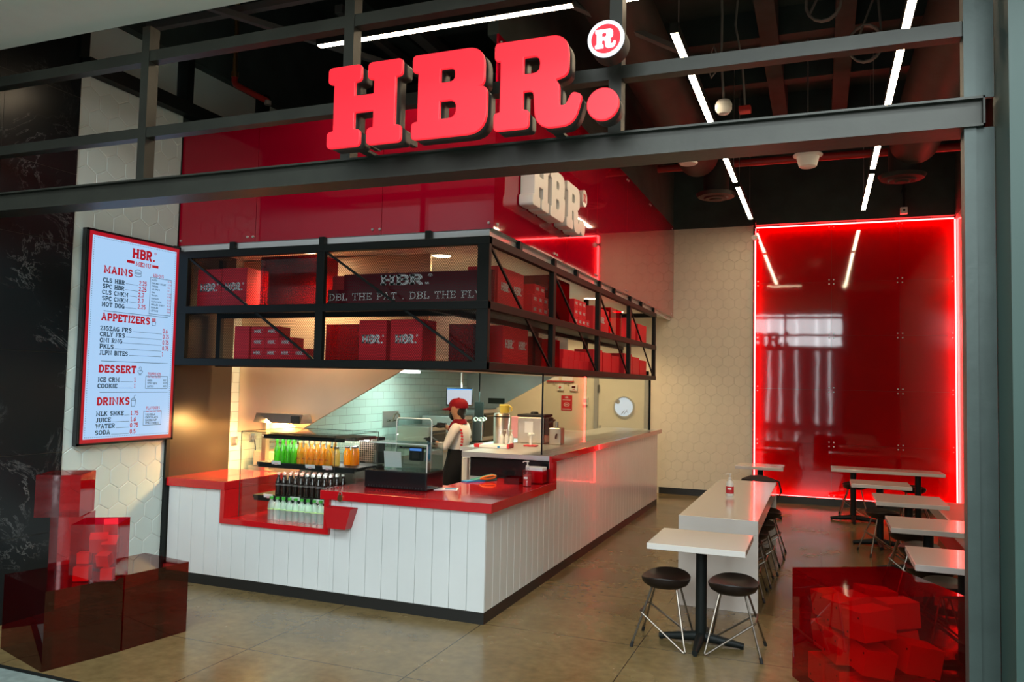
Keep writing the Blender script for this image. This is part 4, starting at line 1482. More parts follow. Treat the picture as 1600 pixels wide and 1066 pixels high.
# side bays
gift_box((-2.66, 6.36, Z2), .28, .62, .345, 'large red logo box on the upper shelf of the first side bay', GB, [('s', -.14), ('s', .16)])
gift_box((-2.66, 6.50, Z1), .28, .62, .325, 'large red logo box on the lower shelf of the first side bay', GB, [('s', -.16), ('s', .16)])
for r, n in enumerate((4, 3, 2)):
    for i in range(n):
        gift_box((-2.56, 6.87 + (0 if r < 2 else .06) + i * .150, Z2 + r * .0975), .16, .148, .097, f'small red logo box in the first side bay, {ORD[i]} in the {["bottom", "middle", "top"][r]} row', 'small boxes in the first side bay', [('s', 0)], True)
acrylic_box((-2.66, 7.10, Z1), .26, .26, .28, 'red acrylic box low in the first side bay beside the post', GB, 'acrylic_dark')
acrylic_box((-2.68, 7.68, Z2), .34, .72, .44, 'tall dark acrylic box on the upper shelf of the second side bay', GB, 'acrylic_dark')
for r, n in enumerate((4, 3, 3)):
    for i in range(n):
        gift_box((-2.56, 8.20 + i * .152, Z2 + r * .0975), .16, .150, .097, f'small red logo box in the second side bay, {ORD[i]} in the {["bottom", "middle", "top"][r]} row', 'small boxes in the second side bay', [('s', 0)], True)
acrylic_box((-2.60, 7.52, Z1), .22, .30, .28, 'red acrylic box low in the second side bay', GB, 'acrylic')
for r in range(2):
    for i in range(5):
        gift_box((-2.58, 7.86 + i * .20 + r * .03, Z1 + r * .10), .18, .19, .10, f'small plain red box low in the second side bay, {ORD[i]} in the {["bottom", "top"][r]} row', 'plain boxes in the second side bay')
gift_box((-2.62, 9.02, Z2), .24, .14, .30, 'narrow red box by the post on the upper shelf of the third side bay', GB)
gift_box((-2.64, 9.42, Z2), .26, .60, .30, 'broad red box on the upper shelf of the third side bay', GB, [('s', 0)])
acrylic_box((-2.64, 10.08, Z2), .28, .60, .36, 'bright red acrylic box on the upper shelf of the third side bay', GB, 'acrylic')
for i in range(3):
    gift_box((-2.62, 9.20 + i * .44, Z1), .24, .40, .26 - .02 * i, f'red box low in the third side bay, {ORD[i]} along', 'boxes low in the third side bay')
gift_box((-2.62, 10.95, Z2), .24, .60, .30, 'red box on the upper shelf of the fourth side bay near the third post', GB)
gift_box((-2.62, 11.70, Z2), .24, .60, .28, 'red box on the upper shelf of the fourth side bay at the far end', GB)
for i in range(3):
    gift_box((-2.62, 10.80 + i * .50, Z1), .24, .46, .28 - .03 * i, f'red box low in the fourth side bay, {ORD[i]} along', 'boxes low in the fourth side bay')

# ================================================================== FLOOR-STANDING RED ACRYLIC BOXES
AR = math.atan2(4.041 - 3.56, -4.361 + 4.472)      # direction of the big box's long visible face
# big box: near corner (-4.472,3.56); face runs to (-4.361,4.05)
def oriented(name, near, along, back, z0, h, label, m, cat='display box', group='red acrylic cubes by the marble wall', open_top=False):
    n, a, b = Vector(near), Vector(along), Vector(back)
    c = n + (a + b) / 2
    vs = [n, n + a, n + a + b, n + b]
    mb = MB()
    mb._add([(p.x - c.x, p.y - c.y, 0) for p in vs] + [(p.x - c.x, p.y - c.y, h) for p in vs],
            [(3, 2, 1, 0), (0, 1, 5, 4), (1, 2, 6, 5), (2, 3, 7, 6), (3, 0, 4, 7)] + ([] if open_top else [(4, 5, 6, 7)]))
    o = mb.build(name, m, loc=(c.x, c.y, z0))
    return tag(o, label, cat, group)


d1 = Vector((0.108, 0.490))
bk = Vector((-0.80, 0.20))
oriented('acrylic_box', (-4.49, 3.575), (.125, .478), (-.63, .19), 0.001, 0.490, 'large dark red acrylic cube on the floor at the foot of the marble wall', 'acrylic_dark')
oriented('acrylic_box', (-4.366, 4.066), (0.076, 0.495), (-0.495, 0.075), 0.001, 0.500, 'low red acrylic cube on the floor next to the white counter end', 'acrylic_dark')
oriented('acrylic_box', (-4.560, 3.790), (0.241, 0.151), (-0.150, 0.240), 0.493, 0.372, 'clear red acrylic box holding little red boxes on the big cube', 'acrylic', open_top=True)
oriented('acrylic_box', (-4.945, 3.945), (0.178, 0.112), (-0.13, 0.21), 0.493, 0.372, 'upright red acrylic box behind the open one under the topmost cube', 'acrylic')
oriented('acrylic_box', (-4.965, 3.835), (0.240, 0.152), (-0.170, 0.265), 0.872, 0.285, 'topmost red acrylic cube of the stack by the marble wall', 'acrylic')
for i, (x, y, z, rx, rz, s) in enumerate(((-4.53, 3.87, .496, 0, .56, .095), (-4.405, 3.955, .496, 0, .56, .075), (-4.545, 3.89, .60, 0, .56, .075), (-4.44, 3.96, .575, .3, .3, .085), (-4.50, 3.96, .66, .4, .8, .11), (-4.43, 4.00, .66, .8, .5, .095), (-4.49, 4.04, .77, .5, .9, .085))):
    c = MB().rbox((0, 0, s / 2), (s, s * .8, s * .95), (rx, 0, 0))
    mz = min(v[2] for v in c.v)
    c.v = [(v[0], v[1], v[2] - mz) for v in c.v]
    tag(c.build('box', 'red_box', loc=(x, y, z), rotz=rz), f'little red box inside the clear acrylic box, {ORD[i]} counted from the bottom', 'box', 'little boxes in the acrylic box')

# big acrylic cube on the right, full of red boxes
n, a, b = Vector((-0.169, 5.506)), Vector((0.151 + 0.169, 4.862 - 5.506)), Vector((0.45 + 0.166, 5.837 - 5.506))
oriented('acrylic_box', n, a, b, 0.001, 0.694, 'large see-through red acrylic cube full of red boxes in front of the right post', 'acrylic', group=None)
random.seed(11)
k = 0
for lvl, cnt in ((0, 6), (1, 6), (2, 5)):
    for i in range(cnt):
        u, w = (i % 3 + .5) / 3, ((i // 3) + .5) / 2
        u = .02 + .96 * u + random.uniform(-.005, .005)
        w = .06 + .88 * w + random.uniform(-.03, .03)
        p = n + a * u + b * w
        s = random.uniform(.165, .185)
        rx, ry = random.uniform(-.30, .30) * (lvl > 0), random.uniform(-.10, .10)
        c = MB().rbox((0, 0, 0), (s * 1.0, s * 1.15, s * .90), (rx, ry, 0))
        mz = min(v[2] for v in c.v)
        c.v = [(v[0], v[1], v[2] - mz) for v in c.v]
        t = thing('box', f'red punched box heaped in the large acrylic cube, {ORD[i]} of the {["bottom", "middle", "top"][lvl]} layer', 'box', (p.x, p.y, .006 + lvl * .205), -1.101 + random.uniform(-.12, .12), 'boxes in the large acrylic cube')
        c.build('carton', 'red_box', t)
        R = Matrix.Rotation(ry, 3, 'Y') @ Matrix.Rotation(rx, 3, 'X')
        h = MB()
        for sx, sz in ((-.32, -.3), (.32, .3)):
            for sy in (-1, 1):
                q = [R @ Vector((s * 1.0 * sx + .007 * math.cos(t_), s * .576 * sy, s * .90 * sz + .007 * math.sin(t_))) for t_ in [2 * PI * j / 10 for j in range(10)]]
                h._add([(v.x, v.y, v.z - mz) for v in q], [tuple(range(10))])
        h.build('punched_holes', 'rubber', t, fixn=False)

# ================================================================== RED LIT WALL PANEL
PX0, PX1, PZ0, PZ1 = -1.015, 1.935, 0.125, 4.56
wp = thing('red_wall_panel', 'tall glossy red acrylic wall panel edged with red light on the back wall', 'wall panel', (0, 0, 0))
xs = [PX0, 0.165, 1.17, PX1]
zs = [PZ0, 0.98, 1.86, 2.74, 3.62, PZ1]
for i in range(3):
    for j in range(5):
        MB().box(xs[i] + .001, xs[i + 1] - .001, YB - .05, YB - .042, zs[j] + .001, zs[j + 1] - .001).build('sheet', 'wall_red', wp)
sc2 = MB()
for x in xs:
    for z in zs:
        for dx in ((.035,) if x == xs[0] else (-.035,) if x == xs[-1] else (-.035, .035)):
            for dz in ((.035,) if z == zs[0] else (-.035,) if z == zs[-1] else (-.035, .035)):
                sc2.lathe([(0, -.012), (.009, -.012), (.011, -.004), (.011, 0)], (x + dx, YB - .05, z + dz), 8, axis='Y')
sc2.build('standoff_screws', 'zinc', wp)
MB().box(PX0 - .022, PX0 - .006, YB - .044, YB + .03, PZ0, PZ1).build('light_strip', 'led_red', wp)
MB().box(PX1 + .006, PX1 + .022, YB - .044, YB + .03, PZ0, PZ1).build('light_strip', 'led_red', wp)
MB().box(PX0, PX1, YB - .044, YB + .03, PZ1 + .006, PZ1 + .022).build('light_strip', 'led_red', wp)
MB().box(PX0, PX1, YB - .044, YB + .03, PZ0 - .022, PZ0 - .006).build('light_strip', 'led_red', wp)
MB().box(PX0 - .045, PX0 - .030, YB - .055, YB - .001, 0, PZ1 + .03).build('edge_profile', 'black_metal', wp)

# ================================================================== CEILING LIGHTS
def track(x0, y0, x1, y1, z, label):
    t = thing('linear_light', label, 'ceiling light', (0, 0, 0), 0, 'hung linear lights')
    w = .032
    if abs(x1 - x0) > abs(y1 - y0):
        MB().box(x0, x1, y0 - w, y0 + w, z + .004, z + .085).build('housing', 'black_metal', t)
        MB().box(x0 + .01, x1 - .01, y0 - w + .004, y0 + w - .004, z, z + .004).build('diffuser', 'led_warm', t)
        hs = [(x0 + .3, y0), ((x0 + x1) / 2, y0), (x1 - .3, y0)]
    else:
        MB().box(x0 - w, x0 + w, y0, y1, z + .004, z + .085).build('housing', 'black_metal', t)
        MB().box(x0 - w + .004, x0 + w - .004, y0 + .01, y1 - .01, z, z + .004).build('diffuser', 'led_warm', t)
        hs = [(x0, y0 + .2), (x0, y1 - .2)]
    for hx, hy in hs:
        MB().tube([(hx, hy, z + .08), (hx, hy, 6.25)], .004, 5).build('hanging_wire', 'zinc', t)


track(-3.875, 5.32, -1.67, 5.32, 4.60, 'warm linear light hung crosswise above the glowing sign')
track(-1.35, 5.40, -0.45, 5.40, 4.62, 'warm linear light stub above the registered badge')
track(-1.062, 6.0, -1.062, 10.72, 4.60, 'longest warm linear light running back along the counter side')
track(-1.055, 11.0, -1.055, 13.15, 4.60, 'warm linear light nearest the white back wall on the counter side')
track(0.60, 4.9, 0.60, 10.55, 4.60, 'long warm linear light running back over the table row')
track(0.605, 10.8, 0.605, 12.95, 4.60, 'warm linear light over the table row nearest the red wall')

# ducts, pipes and small fittings under the black ceiling
def fit(name, label, cat, mb, m, **kw):
    return tag(mb.build(name, m, smooth=True), label, cat, **kw)


dk = thing('air_duct', 'round dark duct over the table row ending in a red-tinted vent', 'duct', (0, 0, 0))
MB().tube([(1.15, 4.5, 5.15), (1.15, 11.4, 5.15)], .30, 24).build('duct_run', 'duct', dk, smooth=True)
MB().tube([(1.05, 11.6, 5.15), (1.05, 11.6, 4.78)], .2, 20).build('drop', 'duct', dk, smooth=True)
MB().lathe([(0, -.06), (.08, -.06), (.10, -.04), (.16, -.04), (.18, -.02), (.27, -.01), (.30, .04), (.20, .06)], (1.02, 11.6, 4.72), 28).build('vent', 'black_metal', dk, smooth=True)
dk = thing('air_duct', 'round dark duct over the counter aisle ending in a round vent', 'duct', (0, 0, 0))
MB().tube([(-1.62, 5.2, 5.12), (-1.62, 11.2, 5.12)], .28, 24).build('duct_run', 'duct', dk, smooth=True)
MB().tube([(-1.43, 11.7, 5.15), (-1.43, 11.7, 4.70)], .18, 20).build('drop', 'duct', dk, smooth=True)
MB().lathe([(0, -.06), (.08, -.06), (.10, -.04), (.16, -.04), (.18, -.02), (.26, -.01), (.29, .04), (.18, .06)], (-1.43, 11.7, 4.66), 28).build('vent', 'duct', dk, smooth=True)
fit('sprinkler_pipe', 'long red sprinkler pipe crossing the black ceiling above the back wall', 'pipe', MB().tube([(-2.35, 12.0, 5.22), (1.95, 12.0, 5.20)], .055, 14), 'pipe_red')
sp = thing('sprinkler_pipe', 'short bent red sprinkler pipe hanging above the red soffit', 'pipe', (0, 0, 0))
MB().tube([(-5.335, 6.0, 4.80), (-5.335, 6.0, 4.74), (-5.32, 6.0, 4.71), (-5.27, 6.0, 4.68), (-4.95, 6.02, 4.51)], .030, 10).build('pipe_run', 'pipe_red', sp, smooth=True)
MB().lathe([(.036, 0), (.036, .05)], (-5.335, 6.0, 4.78), 12).tube([(-5.335, 6.0, 4.83), (-5.335, 6.0, 5.92)], .022, 8).build('coupling', 'brass', sp)
MB().lathe([(.032, -.02), (.032, .02)], (-4.94, 6.02, 4.49), 10).build('sprinkler_head', 'zinc', sp)
t = thing('ceiling_speaker', 'white bucket-shaped speaker hung under the red sprinkler pipe', 'speaker', (-0.14, 9.75, 4.56))
MB().lathe([(0, -.09), (.085, -.09), (.10, -.08), (.13, .03), (.165, .045), (.165, .06), (.05, .085), (0, .09)], n=24).build('housing', 'plastic_white', t, smooth=True)
MB().tube([(0, 0, .08), (0, 0, 1.69)], .008, 6).build('hanging_rod', 'zinc', t)
t = thing('ceiling_speaker', 'small round pendant speaker on a white lead beside the linear light', 'speaker', (-0.87, 7.65, 4.56))
MB().lathe([(0, -.08), (.05, -.07), (.078, -.03), (.08, .02), (.06, .06), (0, .075)], n=20).build('housing', 'plastic_white', t, smooth=True)
MB().tube([(0, 0, .07), (-.02, 0, .4), (-.10, .02, .62), (-.16, 0, .45), (-.12, 0, .30), (-.03, .02, .42), (-.02, 0, .9), (-.05, 0, 1.69)], .012, 7).build('lead', 'cable', t, smooth=True)
t = thing('smoke_detector', 'flat white smoke detector hanging beside the linear light gap', 'detector', (-1.50, 9.55, 4.58))
MB().lathe([(0, -.02), (.10, -.015), (.115, .0), (.09, .03), (.04, .04), (0, .04)], n=22).build('housing', 'plastic_white', t, smooth=True)
MB().box(-.05, .05, -.05, .05, .04, .10).build('bracket', 'pipe_red', t)
MB().tube([(0, 0, .10), (0, 0, .28)], .01, 6).build('hanging_rod', 'zinc', t)
t = thing('fire_detector', 'small red detector hanging between the two rows of linear lights', 'detector', (-0.72, 8.2, 4.70))
MB().box(-.06, .06, -.06, .06, -.03, .03).build('housing', 'pipe_red', t, bevel=.01)
MB().tube([(0, 0, .03), (-.03, 0, .5), (-.1, 0, .9), (-.05, 0, 1.55)], .012, 6).build('lead', 'cable', t, smooth=True)
t = thing('camera', 'small white security camera on a black stalk above the red wall', 'camera', (1.22, 13.62, 4.70))
MB().box(-.05, .05, -.05, .05, -.05, .05).lathe([(0, -.055), (.028, -.055), (.03, -.05)], (0, 0, 0), 16, axis='Y').build('body', 'plastic_white', t, bevel=.008)
MB().lathe([(0, -.058), (.016, -.058), (.018, -.05)], (0, 0, 0), 14, axis='Y').build('lens', 'black_gloss', t)
MB().tube([(0, 0, .05), (0, 0, 1.20)], .02, 8).box(-.03, .03, -.02, .125, .30, .36).build('stalk', 'black_metal', t)
t = thing('camera', 'small dome camera at the top corner of the red wall beside the white tiles', 'camera', (-1.03, 13.60, 4.38))
MB().lathe([(0, -.05), (.035, -.045), (.055, -.01), (.055, .02), (.03, .04)], n=18).build('dome', 'plastic_white', t, smooth=True)
MB().tube([(0, 0, .03), (0, 0, .28)], .016, 8).box(-.02, .02, -.016, .145, .25, .29).build('stalk', 'black_metal', t)
for i, (x, y, z) in enumerate(((0.02, 8.0, 5.62), (-0.90, 6.7, 5.45), (0.42, 8.6, 5.40))):
    pts = []
    for j in range(40):
        a_ = j / 39 * 2 * PI * 2.6
        pts.append((x + .16 * math.cos(a_) + .01 * j / 39, y + .02 * math.sin(a_ * .7), z + .19 * math.sin(a_)))
    pts = [(x + .1, y, 6.2)] + pts + [(x + .2, y, 6.2)]
    fit('cable_coil', ['grey coil of spare cable hung in the middle of the black ceiling', 'grey coil of spare cable beside the round pendant speaker', 'grey coil of spare cable over the table row'][i], 'cable', MB().tube(pts, .013, 6), 'cable')
for i, (x0, y0, z0, x1, y1, z1, w) in enumerate(((-5.4, 5.0, 4.85, 2.0, 5.0, 4.85, .06), (-4.9, 3.9, 4.75, -2.9, 7.6, 4.75, .05), (-3.0, 3.9, 4.9, -1.2, 7.0, 4.9, .05), (-5.5, 7.4, 4.6, -2.5, 7.4, 4.6, .09), (-3.6, 6.2, 5.2, -3.6, 12, 5.2, .12), (-4.3, 6.2, 5.4, -4.3, 12, 5.4, .08), (-2.9, 5.9, 5.6, -2.9, 12, 5.6, .2))):
    tag(MB().bar((x0, y0, z0), (x1, y1, z1), w).build('ceiling_strut', 'strut'),
        ['dark strut running crosswise close behind the storefront frame', 'dark slanting strut above the tiled wall and soffit', 'dark slanting strut behind the first glowing letters', 'dark strut crossing above the kitchen soffit', 'dark cable tray above the kitchen soffit', 'thin dark tray above the kitchen next to the clerestory', 'broad dark tray above the kitchen soffit edge'][i], 'strut')

# ================================================================== TABLES
def table(x, y, w, d, label, group=None, legs=((0, 0),), h=.75):
    t = thing('table', label, 'table', (x, y, 0), 0, group)
    MB().box(-w / 2, w / 2, -d / 2, d / 2, h - .042, h).build('tabletop', 'white_gloss', t, bevel=.003, seg=1)
    for lx, ly in legs:
        c = MB().tube([(lx, ly, .05), (lx, ly, h - .043)], .040, 16)
        c.box(lx - .11, lx + .11, ly - .11, ly + .11, h - .052, h - .043)
        p = c.build('pedestal', 'black_metal', t, smooth=True)
        ft = MB()
        for ang in (0, PI / 2, PI, -PI / 2):
            dx, dy = math.cos(ang), math.sin(ang)
            ft.tube([(lx + dx * .03, ly + dy * .03, .055), (lx + dx * .15, ly + dy * .15, .040), (lx + dx * .30, ly + dy * .30, .024)], [.036, .030, .020], 10)
            ft.lathe([(.014, 0), (.014, .02)], (lx + dx * .285, ly + dy * .285, 0.001), 8)
        ft.build('foot', 'black_metal', t, smooth=True)
    return t


table(-0.805, 5.905, .672, .655, 'square white pedestal table with two black stools in front of the long white island')
GT = 'white pedestal tables along the bench'
table(0.89, 6.03, .65, .66, 'square white pedestal table close behind the large acrylic cube', GT)
table(0.86, 7.47, .65, .66, 'white pedestal table partly hidden by the right post', GT, ((-.02, 0),))
table(0.845, 9.10, .65, .72, 'white pedestal table in the middle of the row along the bench', GT)
table(0.665, 10.50, .65, .52, 'white pedestal table before the long one at the red wall', GT)
table(0.855, 12.30, 1.43, .47, 'long white two-pedestal table in front of the red wall', GT, ((-.42, 0), (.405, 0)))
table(-0.808, 11.95, .648, .55, 'white pedestal table behind the island by the red wall corner', GT)

il = thing('island_table', 'long white waterfall island table with hand gel on it', 'table', (-0.805, 8.33, 0))
MB().box(-.326, .326, -1.465, 1.465, .635, .757).build('tabletop', 'white_gloss', il, bevel=.003, seg=1)
MB().box(-.326, .326, -1.465, -1.42, 0.001, .634).build('end_panel', 'white_gloss', il)
MB().box(-.326, .326, 1.42, 1.465, 0.001, .634).build('end_panel', 'white_gloss', il)
MB().box(-.30, -.26, -1.42, 1.42, 0.001, .634).build('spine', 'white_gloss', il)


def gel_bottle(x, y, z, label, liquid=True):
    t = thing('gel_bottle', label, 'bottle', (x, y, z))
    MB().lathe([(0, 0), (.036, 0), (.039, .01), (.039, .12), (.032, .145), (.014, .16), (.014, .17)], n=18).build('bottle', 'plastic_white' if not liquid else 'clear_plastic', t, smooth=True)
    MB().lathe([(.0395, .03), (.0395, .10)] if not liquid else [(0, .004), (.0365, .004), (.0365, .10), (0, .10)], n=18).build('label_band' if not liquid else 'red_gel', 'card_red', t, smooth=True)
    b = MB().box(-.018, .018, -.041, -.039, .07, .085)
    b.build('printed_mark', 'print', t)
    pz = MB().lathe([(.016, .17), (.016, .185), (.006, .19), (.006, .215), (.015, .217), (.015, .228), (0, .23)], n=12)
    pz.tube([(0, 0, .222), (-.03, -.01, .222), (-.04, -.012, .212)], .005, 6)
    pz.build('pump', 'plastic_white', t, smooth=True)
    return t


gel_bottle(-0.855, 8.30, .758, 'hand gel pump bottle with red label on the island table', False)
gel_bottle(-2.470, 6.73, .926, 'hand gel pump bottle with red gel on the red till worktop')

# stools: carved oval seat on two bent rods
def make_stool(label, x, y, rz, group):
    t = thing('stool', label, 'stool', (x, y, 0), rz, group)
    n, rings = 32, 6
    mb = MB()
    vs, fs = [], []
    def rim(a, s):
        return (.172 * s * math.copysign(abs(math.cos(a)) ** .85, math.cos(a)), .205 * s * math.copysign(abs(math.sin(a)) ** .85, math.sin(a)))
    zt = lambda x_, y_, s: .455 + .018 * s * s + .030 * s ** 3 * (y_ / .205) ** 2 - .012 * (1 - s)
    for i in range(rings + 1):
        s = i / rings * .98
        for j in range(n):
            a = 2 * PI * j / n
            px, py = rim(a, max(s, .001))
            vs.append((px, py, zt(px, py, s)))
    for s, z in ((1.0, .470), (.985, .452), (.90, .428), (.72, .414), (.40, .408), (.001, .406)):
        for j in range(n):
            a = 2 * PI * j / n
            px, py = rim(a, s)
            zz = z + (.022 * (py / .205) ** 2 if s > .8 else 0)
            vs.append((px, py, zz))
    R_ = len(vs) // n
    for i in range(R_ - 1):
        for j in range(n):
            j2 = (j + 1) % n
            fs.append((i * n + j, i * n + j2, (i + 1) * n + j2, (i + 1) * n + j))
    mb._add(vs, fs)
    mb.build('seat', 'seat', t, smooth=True)
    r = .0075
    for s in (-1, 1):
        MB().tube([(-.085, s * .075, .415), (-.205, s * .198, .015)], r, 8).build('leg', 'chrome', t, smooth=True)
        l = t.children[-1]
        MB().tube([(-.198, s * .191, .038), (-.2085, s * .2015, .001)], .0115, 8).build('rubber_foot', 'rubber', l)
    kx, ky, kz = -.146, .143, .232
    pts = [(.085, -.07, .415), (.163, -.190, .05), (.172, -.199, .015), (.166, -.200, .009), (.150, -.198, .018), (kx, -ky, kz), (kx - .012, -ky + .02, kz + .006),
           (kx - .012, ky - .02, kz + .006), (kx, ky, kz), (.150, .198, .018), (.166, .200, .009), (.172, .199, .015), (.163, .190, .05), (.085, .07, .415)]
    MB().tube(pts, r, 8).build('bent_rod', 'chrome', t, smooth=True)
    return t


GS = 'black wire-legged stools'
s0 = make_stool('black wire-legged stool at the front table on its counter side', -1.045, 5.825, 0.0, GS)
dup(s0, (-0.575, 5.858, 0), PI, 'black wire-legged stool at the front table on its acrylic cube side', GS)
for i, (x, y) in enumerate(((-0.66, 7.45), (-0.635, 7.98), (-0.60, 8.52), (-0.575, 9.36))):
    dup(s0, (x, y, 0), PI, f'black wire-legged stool tucked under the island table, {ORD[i]} from the front table', GS)
for (x, y, rz, lab) in ((0.47, 12.72, 0.0, 'black wire-legged stool under the long table by its pedestal near the aisle'), (1.24, 12.72, PI, 'black wire-legged stool under the long table near the bench'),
                        (0.66, 9.99, 0.3, 'black wire-legged stool at the fourth table from the acrylic cube'), (0.80, 8.66, -0.2, 'black wire-legged stool at the middle table of the row'),
                        (0.80, 7.05, 0.1, 'black wire-legged stool under the table hidden by the right post'), (0.86, 6.47, 0.2, 'black wire-legged stool under the table behind the acrylic cube'),
                        (0.82, 7.91, 2.9, 'black wire-legged stool behind the table hidden by the right post')):
    dup(s0, (x, y, 0), rz, lab, GS)
s0['label'] = 'black wire-legged stool at the front table on its counter side'
bg = thing('bag', 'black bag with a strap lying on a stool behind the island', 'bag', (-0.80, 11.45, .482))
MB().lathe([(0, 0), (.20, .0), (.25, .05), (.22, .12), (.10, .17), (0, .18)], n=18, sy=.6).build('pouch', 'black_soft', bg, smooth=True)
MB().tube([(.15, 0, .14), (.27, .02, .10), (.30, .02, -.04), (.25, .02, -.14), (.21, .02, -.02)], .014, 7).build('strap', 'black_soft', bg, smooth=True)
dup(s0, (-0.80, 11.45, 0), 0.2, 'black wire-legged stool carrying the black bag', GS)

# bench along the right wall
be = thing('bench', 'long built-in bench with brown seat, white edge and red base along the right wall', 'bench', (0, 0, 0))
MB().box(1.40, 1.96, 5.4, 11.45, .001, .330).build('front_panel', 'card_red', be)
MB().box(1.31, 1.333, 5.38, 11.52, .331, .45).build('seat_edge', 'white_gloss', be)
MB().box(1.334, 1.96, 5.38, 11.52, .331, .449).build('seat', 'bench_brown', be)

# ================================================================== TILL
ps = thing('till_display', 'black till base with a clear plastic display hood on the red worktop', 'till', (-3.385, 6.09, .926))
MB().box(-.305, .305, -.15, .17, 0, .155).build('base', 'black_gloss', ps, bevel=.012)
vt = MB()
for i in range(20):
    vt.box(-.26 + i * .027, -.25 + i * .027, -.1525, -.149, .012, .028)
vt.build('vent_slots', 'rubber', ps)
MB().box(-.225, .30, -.14, .16, .156, .162).box(-.225, .30, .155, .16, .156, .385).box(-.225, -.220, -.14, .16, .156, .385).box(.295, .30, -.14, .16, .156, .385).box(-.25, .30, -.14, .16, .385, .392).build('hood', 'clear_plastic', ps)
MB().box(-.225, .30, -.146, -.141, .162, .385).build('front_pane', 'glass_dim', ps)
MB().box(-.25, .302, -.148, -.138, .385, .393).box(.296, .303, -.147, -.140, .156, .385).box(-.25, -.245, -.14, .16, .384, .394).build('hood_edges', 'edge_plastic', ps)
MB().rbox((-.10, -.02, .24), (.17, .004, .14), (.15, 0, 0)).build('paper_note', 'paper', ps)
cr = MB().box(.12, .25, -.135, -.10, .25, .37).build('reader', 'black_metal', ps, bevel=.01)
MB().box(.13, .24, -.138, -.1345, .335, .355).build('reader_screen', 'blue_lit', cr)
MB().box(.155, .215, -.139, -.1345, .27, .32).build('reader_slot', 'rubber', cr)

dk2 = thing('till_screen', 'black back of a till monitor between the drinks case and the display hood', 'monitor', (-4.03, 6.62, .926))
MB().rbox((0, 0, .255), (.24, .03, .26), (.12, 0, .5)).build('screen_back', 'black_metal', dk2, bevel=.008)
MB().box(-.02, .02, .0, .03, -.91, .2).build('stand', 'black_metal', dk2)
MB().box(-.09, .09, -.07, .09, -.925, -.91).build('stand_base', 'black_metal', dk2)

gd = thing('sneeze_guard', 'clear upright guard with rounded corners standing behind the till', 'guard', (-3.455, 6.385, .926))
MB().box(-.18, .18, .0, .006, .02, .585).build('pane', 'clear_plastic', gd)
MB().tube([(-.18, .003, .02), (-.18, .003, .55), (-.176, .003, .572), (-.16, .003, .585), (.16, .003, .585), (.176, .003, .572), (.18, .003, .55), (.18, .003, .02)], .006, 8).build('rim', 'edge_plastic', gd, smooth=True)
MB().box(-.185, .185, -.02, .03, 0, .02).build('foot', 'steel', gd)

tm = thing('card_reader', 'blue and orange card terminal lying on the red till worktop', 'card reader', (-2.985, 6.86, .926), 1.0)
MB()._add([(-.10, -.045, 0), (.16, -.045, 0), (.16, .045, 0), (-.10, .045, 0), (-.10, -.04, .018), (.15, -.042, .058), (.15, .042, .058), (-.10, .04, .018)],
          [(3, 2, 1, 0), (0, 1, 5, 4), (1, 2, 6, 5), (2, 3, 7, 6), (3, 0, 4, 7), (4, 5, 6, 7)]).build('body', 'teal', tm, bevel=.006)
MB()._add([(-.19, -.05, 0), (.02, -.05, 0), (.02, -.048, .018), (-.19, -.048, .010), (-.19, .04, 0), (.02, .04, 0), (.02, .04, .018), (-.19, .04, .010)], [(0, 1, 2, 3), (5, 4, 7, 6), (3, 2, 6, 7), (0, 3, 7, 4), (1, 5, 6, 2), (0, 4, 5, 1)]).build('cover_flap', 'blue', tm)
MB().tube([(-.04, -.05, .03), (.02, -.055, .045), (.10, -.052, .052), (.14, -.05, .04), (.12, -.052, .028), (.02, -.054, .02), (-.04, -.05, .03)], .009, 8).build('strap', 'orange', tm, smooth=True)
pp = thing('paper_slip', 'white paper menu slip lying on the red worktop beside the till', 'paper', (-3.00, 6.18, .926), .35)
MB().box(-.11, .09, -.07, .07, 0, .004).build('sheet', 'paper', pp)
MB().box(-.02, .08, -.05, .03, .0045, .006).build('printed_block', 'blue', pp)
pb = acrylic_box((-2.475, 6.98, .926), .20, .20, .125, 'red acrylic box holding napkins beside the hand gel', None, 'acrylic', open_top=True)
tag(MB().box(-.085, .085, -.06, .06, 0, .145).build('napkins', 'paper', loc=(-2.475, 6.98, .932), bevel=.006), 'white paper napkins standing in the red acrylic box by the hand gel', 'napkins')
acrylic_box((-2.64, 6.85, .926), .15, .15, .06, 'low dark red acrylic tray beside the hand gel', None, 'acrylic_dark', open_top=True)

# ================================================================== KITCHEN
hd = thing('extractor_hood', 'stainless extractor hood with slanting end panels along the tiled kitchen wall', 'hood', (0, 0, 0))
for Y, xo in ((6.55, 0.0), (12.18, -.40)):
    MB().prism([(XL + .004, 1.30), (-4.90 + xo, 1.30), (-3.42 + xo, 2.10), (-3.42 + xo, 3.06), (XL + .004, 3.06)], Y, Y + .03, 'XZ').build('end_panel', 'warm_lit_steel' if xo == 0 else 'steel_soft', hd)  # near panel takes the steel copy tinted by warm light
MB().box(XL + .004, -4.0, 6.59, 12.17, 2.00, 3.06).build('canopy', 'steel_soft', hd)
MB().box(-4.0, -3.96, 6.59, 12.17, 1.975, 2.10).build('front_lip', 'steel', hd)
MB().box(-5.25, -5.18, 8.7, 9.7, 1.965, 1.995).build('strip_light', 'led_white', hd)
MB().box(-5.19, -4.90, 12.165, 12.179, 1.51, 1.60).box(-5.17, -4.92, 12.162, 12.165, 1.53, 1.58).build('handle', 'steel_dark', hd)
lamp('hood_light', 'AREA', (-4.8, 9.3, 1.95), 72, (0.62, 1.0, 0.88), 0.5, 3.6, target=(-5.1, 9.3, 1.0))

